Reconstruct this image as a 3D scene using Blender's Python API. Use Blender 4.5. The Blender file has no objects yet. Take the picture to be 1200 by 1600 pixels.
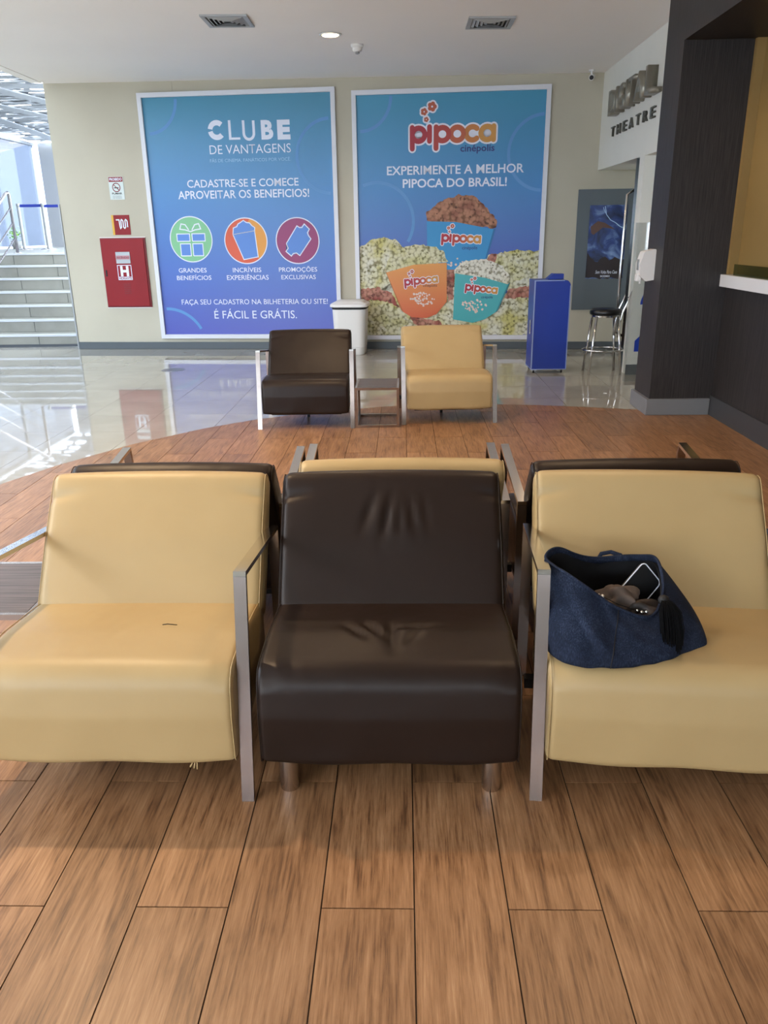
import bpy, bmesh, math, random
from math import sin, cos, pi, radians as R, exp, atan2, hypot
from mathutils import Vector, Matrix
random.seed(7)
C = bpy.context.scene.collection
sc = bpy.context.scene
# ------------------------------------------------------------------ camera
cd = bpy.data.cameras.new('camera'); cam = bpy.data.objects.new('camera', cd); C.objects.link(cam)
cd.sensor_fit = 'VERTICAL'; cd.sensor_height = 36.0; cd.lens = 1232.7/1600*36
cd.clip_start = .05; cd.clip_end = 500
fw = Vector((-.0256842, .9425127, -.3331817)); rt = Vector((.9996556, .0224219, -.0136336)); up = Vector((.0053793, .3334171, .9427641))
m = Matrix((rt, up, -fw)).transposed().to_4x4(); m.translation = (0, 0, 1.3623)
cam.matrix_world = m
sc.camera = cam
# ------------------------------------------------------------------ world, exposure
sc.view_settings.view_transform = 'Standard'; sc.view_settings.look = 'None'
sc.view_settings.gamma = 1; sc.view_settings.exposure = 1.0; sc.view_settings.use_curve_mapping = False
W = bpy.data.worlds.new('sky'); sc.world = W; W.use_nodes = True
nt = W.node_tree; N = nt.nodes; bg = N['Background']
tc = N.new('ShaderNodeTexCoord'); mp = N.new('ShaderNodeMapping'); mp.inputs['Scale'].default_value = (1, 1, 3.2)
nz = N.new('ShaderNodeTexNoise'); nz.inputs['Scale'].default_value = 2.2; nz.inputs['Detail'].default_value = 5
cr = N.new('ShaderNodeValToRGB'); cr.color_ramp.elements[0].position = .42; cr.color_ramp.elements[0].color = (.62, .80, 1, 1)
cr.color_ramp.elements[1].position = .62; cr.color_ramp.elements[1].color = (1, 1, 1, 1)
nt.links.new(tc.outputs['Generated'], mp.inputs[0]); nt.links.new(mp.outputs[0], nz.inputs[0]); nt.links.new(nz.outputs[0], cr.inputs[0])
nt.links.new(cr.outputs[0], bg.inputs[0]); bg.inputs[1].default_value = 5.5
WARM = (1.0, .70, .42)
# downlights: x, y, power, cone degrees; the last lamp is added, out of view
DOWN = [(-1.62, 2.98, 128, 120), (.95, 3.2, 34, 120), (-.628, 7.93, 28, 150), (-.5, 5.0, 62, 130), (1.2, 6.0, 18, 140)]

# ------------------------------------------------------------------ materials
def srgb(r, g, b):
    f = lambda c: (c/255/12.92) if c/255 <= .04045 else ((c/255+.055)/1.055)**2.4
    return (f(r), f(g), f(b), 1)
def mat(name, col, rough=.5, metal=0, spec=.5, coat=0):
    m = bpy.data.materials.new(name); m.use_nodes = True
    b = m.node_tree.nodes['Principled BSDF']
    b.inputs['Base Color'].default_value = col; b.inputs['Roughness'].default_value = rough
    b.inputs['Metallic'].default_value = metal; b.inputs['Specular IOR Level'].default_value = spec
    b.inputs['Coat Weight'].default_value = coat; b.inputs['Coat Roughness'].default_value = .08
    return m
def node(m, t, **kw):
    n = m.node_tree.nodes.new(t)
    for k, v in kw.items():
        n.inputs[k.replace('_', ' ')].default_value = v
    return n
def link(m, a, b): m.node_tree.links.new(a, b)
def P(m): return m.node_tree.nodes['Principled BSDF']
def ramp(m, *st, interp=None):
    n = m.node_tree.nodes.new('ShaderNodeValToRGB'); e = n.color_ramp.elements
    while len(e) < len(st): e.new(.5)
    for i, (p, c) in enumerate(st): e[i].position = p; e[i].color = c
    if interp: n.color_ramp.interpolation = interp
    return n
def coords(m, scale=(1, 1, 1), rand=False, kind='Object'):
    t = m.node_tree.nodes.new('ShaderNodeTexCoord'); mp = m.node_tree.nodes.new('ShaderNodeMapping')
    mp.inputs['Scale'].default_value = scale
    src = t.outputs[kind]
    if rand:
        oi = m.node_tree.nodes.new('ShaderNodeObjectInfo'); mul = m.node_tree.nodes.new('ShaderNodeVectorMath'); mul.operation = 'MULTIPLY_ADD'
        cb = m.node_tree.nodes.new('ShaderNodeCombineXYZ')
        for i in range(3): link(m, oi.outputs['Random'], cb.inputs[i])
        mul.inputs[1].default_value = (37, 91, 53); link(m, cb.outputs[0], mul.inputs[0]); link(m, src, mul.inputs[2]); src = mul.outputs[0]
    link(m, src, mp.inputs[0]); return mp.outputs[0]
def varied(name, a, b, scale, rough=.5, bump=0, bscale=None, stretch=(1, 1, 1), rand=False, detail=4, lo=.35, hi=.65, **kw):
    m = mat(name, a, rough, **kw); v = coords(m, stretch, rand)
    n = node(m, 'ShaderNodeTexNoise', Scale=scale, Detail=detail); link(m, v, n.inputs[0])
    r = ramp(m, (lo, a), (hi, b)); link(m, n.outputs[0], r.inputs[0]); link(m, r.outputs[0], P(m).inputs['Base Color'])
    if bump:
        n2 = node(m, 'ShaderNodeTexNoise', Scale=bscale or scale*8, Detail=3); link(m, v, n2.inputs[0])
        bm_ = node(m, 'ShaderNodeBump', Strength=bump, Distance=.002); link(m, n2.outputs[0], bm_.inputs['Height']); link(m, bm_.outputs[0], P(m).inputs['Normal'])
    return m
def wood_tile():
    m = mat('wood_look_porcelain', srgb(150, 108, 74), .38, spec=.45)
    v = coords(m, (1, .045, 1), True)
    n1 = node(m, 'ShaderNodeTexNoise', Scale=150, Detail=7, Roughness=.7, Distortion=.25); link(m, v, n1.inputs[0])
    v2 = coords(m, (1, .16, 1), True)
    n2 = node(m, 'ShaderNodeTexNoise', Scale=26, Detail=5, Distortion=.9); link(m, v2, n2.inputs[0])
    mx = node(m, 'ShaderNodeMath'); mx.operation = 'MULTIPLY_ADD'; mx.inputs[1].default_value = .62
    link(m, n1.outputs[0], mx.inputs[0])
    m2 = node(m, 'ShaderNodeMath'); m2.operation = 'MULTIPLY'; m2.inputs[1].default_value = .38; link(m, n2.outputs[0], m2.inputs[0]); link(m, m2.outputs[0], mx.inputs[2])
    r = ramp(m, (.36, srgb(92, 62, 40)), (.47, srgb(134, 96, 64)), (.57, srgb(154, 114, 80)), (.68, srgb(174, 136, 100)))
    link(m, mx.outputs[0], r.inputs[0])
    oi = node(m, 'ShaderNodeObjectInfo'); hs = node(m, 'ShaderNodeHueSaturation')
    mr = node(m, 'ShaderNodeMapRange'); mr.inputs['To Min'].default_value = .86; mr.inputs['To Max'].default_value = 1.1
    link(m, oi.outputs['Random'], mr.inputs['Value']); link(m, mr.outputs[0], hs.inputs['Value']); link(m, r.outputs[0], hs.inputs['Color'])
    link(m, hs.outputs[0], P(m).inputs['Base Color'])
    b = node(m, 'ShaderNodeBump', Strength=.25, Distance=.001); link(m, n1.outputs[0], b.inputs['Height']); link(m, b.outputs[0], P(m).inputs['Normal'])
    return m
def streak_wood(name, a, b, sx, rough=.45, axis='Z'):
    st = {'Z': (1, 1, .02), 'X': (.02, 1, 1), 'Y': (1, .02, 1)}[axis]
    m = mat(name, a, rough); v = coords(m, st)
    n = node(m, 'ShaderNodeTexNoise', Scale=sx, Detail=6, Roughness=.7); link(m, v, n.inputs[0])
    r = ramp(m, (.35, a), (.65, b)); link(m, n.outputs[0], r.inputs[0]); link(m, r.outputs[0], P(m).inputs['Base Color'])
    return m
def leather(name, a, b, rough, spec=.4):
    m = mat(name, a, rough, spec=spec); v = coords(m)
    n = node(m, 'ShaderNodeTexNoise', Scale=3.5, Detail=3); link(m, v, n.inputs[0])
    r = ramp(m, (.3, a), (.7, b)); link(m, n.outputs[0], r.inputs[0]); link(m, r.outputs[0], P(m).inputs['Base Color'])
    vo = node(m, 'ShaderNodeTexVoronoi', Scale=420); link(m, v, vo.inputs[0])
    n3 = node(m, 'ShaderNodeTexNoise', Scale=9, Detail=2); link(m, v, n3.inputs[0])
    b1 = node(m, 'ShaderNodeBump', Strength=.10, Distance=.0006); link(m, vo.outputs['Distance'], b1.inputs['Height'])
    b2 = node(m, 'ShaderNodeBump', Strength=.25, Distance=.012); link(m, n3.outputs[0], b2.inputs['Height']); link(m, b1.outputs[0], b2.inputs['Normal'])
    link(m, b2.outputs[0], P(m).inputs['Normal']); return m
def glass_mat(name, tint=(.92, .97, 1, 1), refl=.12, veil=0, veilcol=(.8, .9, 1, 1)):
    m = bpy.data.materials.new(name); m.use_nodes = True; nt = m.node_tree; nt.nodes.remove(P(m))
    o = nt.nodes['Material Output']; t = nt.nodes.new('ShaderNodeBsdfTransparent'); t.inputs[0].default_value = tint
    g = nt.nodes.new('ShaderNodeBsdfGlossy'); g.inputs['Roughness'].default_value = .03
    mx = nt.nodes.new('ShaderNodeMixShader'); mx.inputs[0].default_value = refl
    nt.links.new(t.outputs[0], mx.inputs[1]); nt.links.new(g.outputs[0], mx.inputs[2]); last = mx
    if veil:
        d = nt.nodes.new('ShaderNodeBsdfTranslucent'); d.inputs[0].default_value = veilcol
        m2 = nt.nodes.new('ShaderNodeMixShader'); m2.inputs[0].default_value = veil
        nt.links.new(mx.outputs[0], m2.inputs[1]); nt.links.new(d.outputs[0], m2.inputs[2]); last = m2
    nt.links.new(last.outputs[0], o.inputs[0]); return m
def emit(name, col, s):
    m = mat(name, (0, 0, 0, 1)); P(m).inputs['Emission Color'].default_value = col; P(m).inputs['Emission Strength'].default_value = s; return m

M = {}
M['plank'] = wood_tile()
M['grout'] = mat('dark_grout', srgb(60, 45, 35), .9)
M['tile'] = varied('polished_porcelain', srgb(160, 155, 144), srgb(168, 164, 153), 3, .025, rand=True, spec=.6, coat=.12)
M['tilegrout'] = mat('tile_grout', srgb(120, 116, 105), .9)
M['wall'] = varied('cream_wall_paint', srgb(184, 177, 158), srgb(190, 183, 164), 1.2, .75)
M['wwall'] = varied('white_wall_paint', srgb(226, 224, 214), srgb(232, 230, 220), 1.2, .75)
M['ceil'] = varied('ceiling_paint', srgb(246, 240, 234), srgb(249, 243, 237), .8, .85)
M['skirt'] = mat('grey_skirting', srgb(80, 86, 90), .45)
M['lskirt'] = mat('light_metal_skirting', srgb(126, 128, 132), .4, .2); M['kick'] = mat('dull_kick_plate', srgb(70, 71, 74), .4, .3)
M['darkwood'] = streak_wood('dark_streaked_laminate', srgb(14, 12, 12), srgb(58, 52, 51), 170, .5)
M['tabletop'] = streak_wood('streaked_table_laminate', srgb(40, 33, 31), srgb(110, 97, 92), 120, .35, 'X')
M['white'] = mat('white_plastic', srgb(226, 224, 220), .35)
M['whitetop'] = mat('white_counter', srgb(226, 226, 226), .25)
M['tan'] = varied('tan_wall_paint', srgb(142, 114, 64), srgb(154, 125, 73), 1.5, .6)
M['chrome'] = mat('polished_steel', (.72, .71, .70, 1), .13, 1)
M['bchrome'] = varied('brushed_steel', (.34, .29, .27, 1), (.42, .37, .345, 1), 8, .22, metal=1)
M['legsteel'] = mat('leg_steel', (.60, .57, .55, 1), .25, 1)
M['cream'] = leather('cream_leatherette', srgb(163, 139, 97), srgb(170, 146, 103), .45)
M['brown'] = leather('brown_leatherette', srgb(30, 20, 15), srgb(35, 24, 19), .42, .24)
M['black'] = mat('black_plastic', srgb(15, 15, 17), .6)
M['blackpad'] = mat('black_vinyl', srgb(18, 18, 20), .3)
M['frame'] = mat('white_aluminium_frame', srgb(216, 216, 222), .35)
M['red'] = varied('fire_red_paint', srgb(132, 16, 24), srgb(139, 19, 27), 2, .5, spec=.3)
M['redd'] = mat('deep_red_paint', srgb(120, 16, 24), .5)
M['grey'] = mat('grey_board', srgb(92, 100, 104), .5)
M['alu'] = mat('grey_aluminium', srgb(150, 152, 152), .4, .7)
M['letter'] = mat('brushed_letter', srgb(150, 145, 132), .35, .55)
M['letterd'] = mat('dark_letter', srgb(95, 95, 88), .45, .3)
M['blue'] = varied('blue_plastic_board', srgb(18, 48, 140), srgb(22, 54, 150), 2, .35)
M['trim'] = mat('silver_edge_trim', srgb(150, 165, 205), .3, .5)
M['vent'] = mat('vent_paint', srgb(170, 172, 172), .5)
M['dark'] = mat('dark_void', srgb(12, 12, 12), .9)
M['roof'] = mat('white_roof_steel', srgb(150, 153, 158), .6)
M['steel'] = mat('rail_steel', (.42, .40, .42, 1), .25, 1)
M['stair'] = varied('stair_porcelain', srgb(128, 127, 119), srgb(138, 137, 129), 4, .35, rand=True)
M['nosing'] = mat('white_step_nosing', srgb(188, 192, 198), .4)
M['stairbase'] = mat('dark_stair_base', srgb(70, 74, 80), .6)
M['belt'] = mat('blue_belt', srgb(30, 50, 150), .6)
M['glass'] = glass_mat('window_glass', (.27, .27, .285, 1), .08, .10, (.78, .88, 1, 1))
M['glass2'] = glass_mat('end_glass', (.75, .78, .82, 1), .06, .06, (.85, .9, 1, 1))
M['acrylic'] = glass_mat('clear_acrylic', (.90, .92, .92, 1), .12)
M['cglass'] = glass_mat('counter_glass', (.55, .62, .50, 1), .10)
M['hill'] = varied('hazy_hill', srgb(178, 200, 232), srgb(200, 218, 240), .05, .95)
M['ground'] = varied('pale_pavement', srgb(222, 224, 226), srgb(230, 232, 234), .3, .9)
M['leaf'] = varied('green_leaf', srgb(110, 160, 60), srgb(150, 195, 90), 20, .6)
M['pot'] = mat('grey_pot', srgb(150, 150, 150), .6)
M['lamp'] = emit('lamp_glow', (1, .74, .42, 1), 5)

# ------------------------------------------------------------------ mesh helpers
def obj(name, bm, mt, parent=None, loc=None, rot=None, smooth=False, angle=None):
    me = bpy.data.meshes.new(name)
    if isinstance(bm, tuple): me.from_pydata(bm[0], [], bm[1]); me.update()
    else:
        bmesh.ops.recalc_face_normals(bm, faces=bm.faces); bm.to_mesh(me); bm.free()
    o = bpy.data.objects.new(name, me); C.objects.link(o); me.materials.append(mt)
    if parent: o.parent = parent
    if loc is not None: o.location = loc
    if rot is not None: o.rotation_euler = rot
    if smooth: me.polygons.foreach_set('use_smooth', [True]*len(me.polygons))
    if angle:
        me.polygons.foreach_set('use_smooth', [True]*len(me.polygons)); me.set_sharp_from_angle(angle=R(angle))
    return o
def tag(o, label, cat, group=None, kind=None):
    o['label'] = label; o['category'] = cat
    if group: o['group'] = group
    if kind: o['kind'] = kind
    return o
def empty(name, loc=(0, 0, 0), rz=0, label=None, cat=None, group=None):
    o = bpy.data.objects.new(name, None); C.objects.link(o); o.location = loc; o.rotation_euler = (0, 0, rz); o.empty_display_size = .1
    if label: tag(o, label, cat, group)
    return o
def struct(name, bm, mt, parent=None, **k):
    o = obj(name, bm, mt, parent, **k)
    if not parent: o['kind'] = 'structure'
    return o
def sempty(name, loc=(0, 0, 0), rz=0):
    o = empty(name, loc, rz); o['kind'] = 'structure'; return o
def box(bm, x0, x1, y0, y1, z0, z1, bev=0, seg=2):
    v = [bm.verts.new(c) for c in ((x0, y0, z0), (x1, y0, z0), (x1, y1, z0), (x0, y1, z0), (x0, y0, z1), (x1, y0, z1), (x1, y1, z1), (x0, y1, z1))]
    fs = [bm.faces.new([v[i] for i in f]) for f in ((0, 3, 2, 1), (4, 5, 6, 7), (0, 1, 5, 4), (1, 2, 6, 5), (2, 3, 7, 6), (3, 0, 4, 7))]
    if bev:
        es = list({e for f in fs for e in f.edges}); bmesh.ops.bevel(bm, geom=es, offset=bev, segments=seg, affect='EDGES', profile=.5)
    return bm
def bx(*a, **k): return box(bmesh.new(), *a, **k)
def prism(bm, pts, z0, z1, axis='z'):
    """pts: 2-D outline; extruded along axis between z0 and z1"""
    f = {'z': lambda a, b, c: (a, b, c), 'x': lambda a, b, c: (c, a, b), 'y': lambda a, b, c: (a, c, b)}[axis]
    lo = [bm.verts.new(f(a, b, z0)) for a, b in pts]; hi = [bm.verts.new(f(a, b, z1)) for a, b in pts]
    n = len(pts); bm.faces.new(lo[::-1]); bm.faces.new(hi)
    for i in range(n): bm.faces.new((lo[i], lo[(i+1) % n], hi[(i+1) % n], hi[i]))
    return bm
def tube(bm, pts, r, n=10, close=False):
    pts = [Vector(p) for p in pts]; rings = []; prev = None
    rr = r if isinstance(r, (list, tuple)) else [r]*len(pts)
    L = len(pts)
    for i, p in enumerate(pts):
        if close: t = (pts[(i+1) % L]-pts[i-1])
        else: t = pts[min(i+1, L-1)]-pts[max(i-1, 0)]
        t = t.normalized() if t.length > 1e-9 else Vector((0, 0, 1))
        if prev is None: a = t.orthogonal().normalized()
        else:
            a = prev-t*prev.dot(t); a = a.normalized() if a.length > 1e-6 else t.orthogonal().normalized()
        prev = a; b = t.cross(a)
        rings.append([bm.verts.new(p+a*rr[i]*cos(2*pi*k/n)+b*rr[i]*sin(2*pi*k/n)) for k in range(n)])
    for i in range(L-1 if not close else L):
        A, B = rings[i], rings[(i+1) % L]
        for k in range(n): bm.faces.new((A[k], A[(k+1) % n], B[(k+1) % n], B[k]))
    if not close: bm.faces.new(rings[0][::-1]); bm.faces.new(rings[-1])
    return bm
def lathe(bm, prof, n=32, cx=0, cy=0):
    rings = []
    for r, z in prof: rings.append([bm.verts.new((cx+r*cos(2*pi*k/n), cy+r*sin(2*pi*k/n), z)) for k in range(n)])
    for i in range(len(prof)-1):
        for k in range(n): bm.faces.new((rings[i][k], rings[i][(k+1) % n], rings[i+1][(k+1) % n], rings[i+1][k]))
    bm.faces.new(rings[0][::-1]); bm.faces.new(rings[-1]); return bm
def rpoly(pts, n=6):
    """round the corners of a closed outline: pts = (a, b, radius)"""
    out = []; L = len(pts)
    for i in range(L):
        p = Vector(pts[i][:2]); r = pts[i][2]
        if r <= 0: out.append(tuple(p)); continue
        a = (Vector(pts[i-1][:2])-p).normalized(); b = (Vector(pts[(i+1) % L][:2])-p).normalized()
        th = a.angle(b); d = r/math.tan(th/2); c = p+(a+b).normalized()*(r/sin(th/2))
        s = p+a*d-c; e = p+b*d-c; a0 = atan2(s.y, s.x); a1 = atan2(e.y, e.x); da = (a1-a0+pi) % (2*pi)-pi
        for k in range(n+1): t = a0+da*k/n; out.append((c.x+r*cos(t), c.y+r*sin(t)))
    return out
def resample(pts, step):
    out = []; L = len(pts)
    for i in range(L):
        a = Vector(pts[i]); b = Vector(pts[(i+1) % L]); k = max(1, round((b-a).length/step))
        for j in range(k): out.append(tuple(a+(b-a)*j/k))
    return out

# ------------------------------------------------------------------ floor: wood-look planks inside a curved edge, polished tiles outside
EDGE = [(-2.6, -1.2), (2.36, -1.2), (2.36, 6.13), (1.84, 6.30), (1.41, 6.42), (1.16, 6.485), (.77, 6.545), (.30, 6.56), (-.10, 6.51), (-.5, 6.38),
        (-.876, 6.215), (-1.20, 6.01), (-1.50, 5.755), (-1.88, 5.31), (-2.19, 4.80), (-2.36, 4.42), (-2.49, 4.0), (-2.57, 3.4), (-2.6, 2.6)]
def cut(poly, a, b, inside=True):
    """keep the part of poly left (inside) or right of the directed line a-b"""
    s = lambda p: (b[0]-a[0])*(p[1]-a[1])-(b[1]-a[1])*(p[0]-a[0])
    out = []
    for i in range(len(poly)):
        p, q = poly[i-1], poly[i]; sp, sq = s(p), s(q)
        if not inside: sp, sq = -sp, -sq
        if (sp >= 0) != (sq >= 0):
            t = sp/(sp-sq); out.append((p[0]+(q[0]-p[0])*t, p[1]+(q[1]-p[1])*t))
        if sq >= 0: out.append(q)
    return out
def area(p): return .5*abs(sum(p[i-1][0]*p[i][1]-p[i][0]*p[i-1][1] for i in range(len(p)))) if len(p) > 2 else 0
def clip_in(poly):
    for i in range(len(EDGE)):
        poly = cut(poly, EDGE[i-1], EDGE[i])
        if len(poly) < 3: return []
    return poly
def clip_out(poly):
    res = []
    for i in range(len(EDGE)):
        o = cut(poly, EDGE[i-1], EDGE[i], False)
        if area(o) > 1e-5: res.append(o)
        poly = cut(poly, EDGE[i-1], EDGE[i])
        if area(poly) < 1e-6: break
    return res
def dedupe(p):
    o = []
    for q in p:
        if not o or hypot(q[0]-o[-1][0], q[1]-o[-1][1]) > 1e-4: o.append(q)
    if len(o) > 1 and hypot(o[0][0]-o[-1][0], o[0][1]-o[-1][1]) < 1e-4: o.pop()
    return o
floor = sempty('floor')
obj('grout_bed', bx(-30, 6, -6, 10.5, -.10, -.004), M['tilegrout'], floor)
obj('plank_bed', prism(bmesh.new(), EDGE, -.004, -.003), M['grout'], floor)
PW, PL, X0 = .2, .8258, .0172
pmesh = None; g = .0016
for k in range(-14, 13):
    x0 = X0+k*PW; y00 = 1.308 if k % 2 else 1.7208
    for j in range(-2, 8):
        y0 = y00+j*PL
        if y0+PL < .35: continue
        raw = [(x0+g, y0+g), (x0+PW-g, y0+g), (x0+PW-g, y0+PL-g), (x0+g, y0+PL-g)]
        p = dedupe(clip_in(raw))
        if area(p) < .002: continue
        c = (x0+PW/2, y0+PL/2)
        full = abs(area(p)-area(raw)) < 1e-5
        if full and pmesh:
            o = bpy.data.objects.new('plank', pmesh); C.objects.link(o); o.parent = floor; o.location = (c[0], c[1], 0); continue
        b = prism(bmesh.new(), [(a-c[0], d-c[1]) for a, d in p], -.003, 0)
        o = obj('plank', b, M['plank'], floor, (c[0], c[1], 0))
        if full:
            pmesh = o.data
TS = .555; tmesh = None; g = .0012
for i in range(-9, 9):
    for j in range(-4, 11):
        x0 = -1.433+i*TS; y0 = 4.57+j*TS
        if y0 < 2.0 or x0 > 3.3 or (x0 > -2.4 and y0 < 3.9): continue
        y1 = min(y0+TS, 10.5)
        if y1-y0 < .03: continue
        raw = [(x0+g, y0+g), (x0+TS-g, y0+g), (x0+TS-g, y1-g), (x0+g, y1-g)]
        ps = [dedupe(q) for q in clip_out(raw)]; ps = [q for q in ps if area(q) > 1e-4]
        if not ps: continue
        c = (x0+TS/2, y0+TS/2); full = abs(sum(area(q) for q in ps)-TS*TS) < .006 and len(ps) == 1
        if full and tmesh:
            o = bpy.data.objects.new('floor_tile', tmesh); C.objects.link(o); o.parent = floor; o.location = (c[0], c[1], 0); continue
        b = bmesh.new()
        for q in ps: prism(b, [(a-c[0], d-c[1]) for a, d in q], -.0038, -.0006)
        o = obj('floor_tile', b, M['tile'], floor, (c[0], c[1], 0))
        if full: tmesh = o.data
obj('far_paving', bx(-29, -6.44, -5.9, 10.5, -.0038, -.0006), M['tile'], floor)
obj('near_paving', bx(-6.43, -2.62, -5.9, 2.34, -.0038, -.0006), M['tile'], floor)
obj('drain_cover', lathe(bmesh.new(), [(.125, -.002), (.125, .0005), (.10, .001), (.10, .0004)], 32, -2.49, 8.5), M['alu'], floor, smooth=False)
obj('drain_cover', lathe(bmesh.new(), [(.095, -.002), (.095, .0005), (.075, .001), (.075, .0004)], 32, -.95, 7.55), M['alu'], floor)

# ------------------------------------------------------------------ back wall (turned -4.4 degrees)
WA = atan2(-.49, 6.344); WO = Vector((-4.2, 10.28, 0))
def wp(s, z=0, off=0): return Vector((WO.x+s*cos(WA)+off*sin(WA), WO.y+s*sin(WA)-off*cos(WA), z))
wall = sempty('wall_back', WO, WA)
cuts = [0, 1.55, 7.8]
for a, b in zip(cuts, cuts[1:]):
    obj('wall_panel', bx(a+.0015, b-.0015, 0, .25, 0, 3.3), M['wall'], wall)
obj('panel_joint', bx(.01, 7.79, .006, .24, 0, 3.29), M['skirt'], wall)
struct('baseboard_back', bx(0, 7.8, -.018, -.0005, 0, .088, bev=.003), M['skirt'], loc=WO, rot=(0, 0, WA))
struct('trim_1', bx(-.02, -.0005, -.01, .10, .0, 1.75), M['alu'], loc=WO, rot=(0, 0, WA))
# ceiling (falls slightly to the right)
def ceil_z(x): return 3.013-.0125*x
b = bmesh.new(); vv = []
for z in (0, .35):
    for x, y in ((-4.18, -6), (6, -6), (6, 10.55), (-4.18, 10.55)): vv.append(b.verts.new((x, y, ceil_z(x)+z)))
for f in ((0, 3, 2, 1), (4, 5, 6, 7), (0, 1, 5, 4), (1, 2, 6, 5), (2, 3, 7, 6), (3, 0, 4, 7)): b.faces.new([vv[i] for i in f])
struct('ceiling', b, M['ceil'])
# far side behind the viewpoint: low timber parapet under open glazing posts
struct('wall_front', bx(-4.2, 2.4, -5.6, -5.4, 0, 1.05), M['tan'])
struct('sky_block_header', bx(-4.2, 2.4, -5.6, -5.4, 2.2, 2.97), M['wall'])  # unseen header added to block high skylight from the seats and floor
wf = sempty('window_3', (0, 0, 0))
for k in range(5): obj('mullion', bx(-4.2+k*1.62, -4.12+k*1.62, -5.55, -5.45, 1.051, 2.199), M['alu'], wf)
# right side: white bulkhead wall with lettering, passage behind it
struct('wall_right_bulkhead', bx(2.215, 2.40, 6.5, 9.785, 2.0, 2.99), M['wwall'])
struct('wall_right_soffit', bx(2.40, 4.0, 6.5, 9.75, 2.0, 2.97), M['wwall'])
struct('wall_right_stub', bx(2.215, 4.0, 7.93, 8.09, 0, 2.0), M['wwall'])
struct('wall_right_end', bx(4.0, 4.15, 6.0, 9.7, 0, 2.97), M['wall'])
struct('baseboard_stub', bx(2.205, 4.0, 7.912, 7.93, 0, .10), M['skirt'])
struct('wall_right_infill', bx(2.92, 4.0, 6.13, 6.5, 0, 2.97), M['wwall'])
# dark portal: pillar, beam, counter front
struct('pillar_cladding', bx(1.90, 2.44, 6.10, 6.50, 0, 2.56), M['darkwood'])
struct('portal_beam', bx(1.90, 2.91, -5.9, 6.50, 2.56, 2.975), M['darkwood'])
struct('baseboard_pillar', bx(1.875, 2.36, 6.075, 6.52, 0, .125, bev=.004), M['lskirt'])
struct('wall_right_tan', bx(2.435, 2.62, -5.9, 6.099, 1.046, 2.559), M['tan'])
struct('wall_right_return', bx(2.372, 2.434, 6.06, 6.099, 1.046, 2.559), M['tan'])
ct = empty('ticket_counter', (2.376, 0, 0), 0, 'long dark streaked wooden service counter with white worktop beside the dark pillar', 'counter')
obj('front_panel', bx(.003, .5, -5.39, 6.0995, .15, .957), M['darkwood'], ct)
obj('kick_plate', bx(-.012, .5, -5.39, 6.0995, 0, .149), M['kick'], ct)
obj('worktop', bx(-.045, .5, -5.39, 6.0995, .958, 1.044, bev=.003), M['whitetop'], ct)
obj('glass_edge', bx(-.02, -.012, -5.39, 5.93, 1.0445, 1.12), M['cglass'], ct)

# ------------------------------------------------------------------ lettering helpers (flat meshes in local X-Z, facing -Y)
def text_bm(s, x0, x1, z0, z1, bold=0, depth=0, shear=0):
    c = bpy.data.curves.new('t', 'FONT'); c.body = s; c.size = 1; c.offset = bold; c.shear = shear; c.resolution_u = 3; c.extrude = 0
    o = bpy.data.objects.new('t', c); C.objects.link(o); dg = bpy.context.evaluated_depsgraph_get()
    me = bpy.data.meshes.new_from_object(o.evaluated_get(dg)); bpy.data.objects.remove(o); bpy.data.curves.remove(c)
    b = bmesh.new(); b.from_mesh(me); bpy.data.meshes.remove(me)
    xs = [v.co.x for v in b.verts]; ys = [v.co.y for v in b.verts]
    ax, bx_, ay, by = min(xs), max(xs), min(ys), max(ys)
    for v in b.verts:
        v.co = Vector((x0+(v.co.x-ax)/(bx_-ax)*(x1-x0), 0, z0+(v.co.y-ay)/(by-ay)*(z1-z0)))
    if depth:
        r = bmesh.ops.extrude_face_region(b, geom=list(b.faces)); vs = [e for e in r['geom'] if isinstance(e, bmesh.types.BMVert)]
        bmesh.ops.translate(b, verts=vs, vec=(0, -depth, 0))
    return b
def flat(b, off):
    """push a flat print off its board and make it face -Y"""
    for v in b.verts: v.co.y -= off
    return b
def pobj(name, b, mt, parent, off):
    """flat print: keeps all faces looking towards -Y"""
    flat(b, off)
    seen = set(); k = 0            # overlapping strokes of one print are layered by fractions of a millimetre
    for v0 in b.verts:
        if v0 in seen: continue
        st = [v0]; seen.add(v0)
        while st:
            v = st.pop(); v.co.y -= (k % 7)*.00012
            for e in v.link_edges:
                w = e.other_vert(v)
                if w not in seen: seen.add(w); st.append(w)
        k += 1
    b.normal_update()
    for f in b.faces:
        if f.normal.y > 0: f.normal_flip()
    me = bpy.data.meshes.new(name); b.to_mesh(me); b.free(); me.materials.append(mt)
    o = bpy.data.objects.new(name, me); C.objects.link(o); o.parent = parent; return o
def text(parent, s, x0, x1, z0, z1, mt, off=.003, bold=0, shear=0, name='lettering'):
    return pobj(name, text_bm(s, x0, x1, z0, z1, bold, 0, shear), mt, parent, off)
def poly(b, pts, y=0):
    f = b.faces.new([b.verts.new((p[0], y, p[1])) for p in pts]); bmesh.ops.triangulate(b, faces=[f]); return b
def disc(b, cx, cz, rx, rz=None, n=32):
    return poly(b, [(cx+rx*cos(2*pi*k/n), cz+(rz or rx)*sin(2*pi*k/n)) for k in range(n)])
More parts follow.
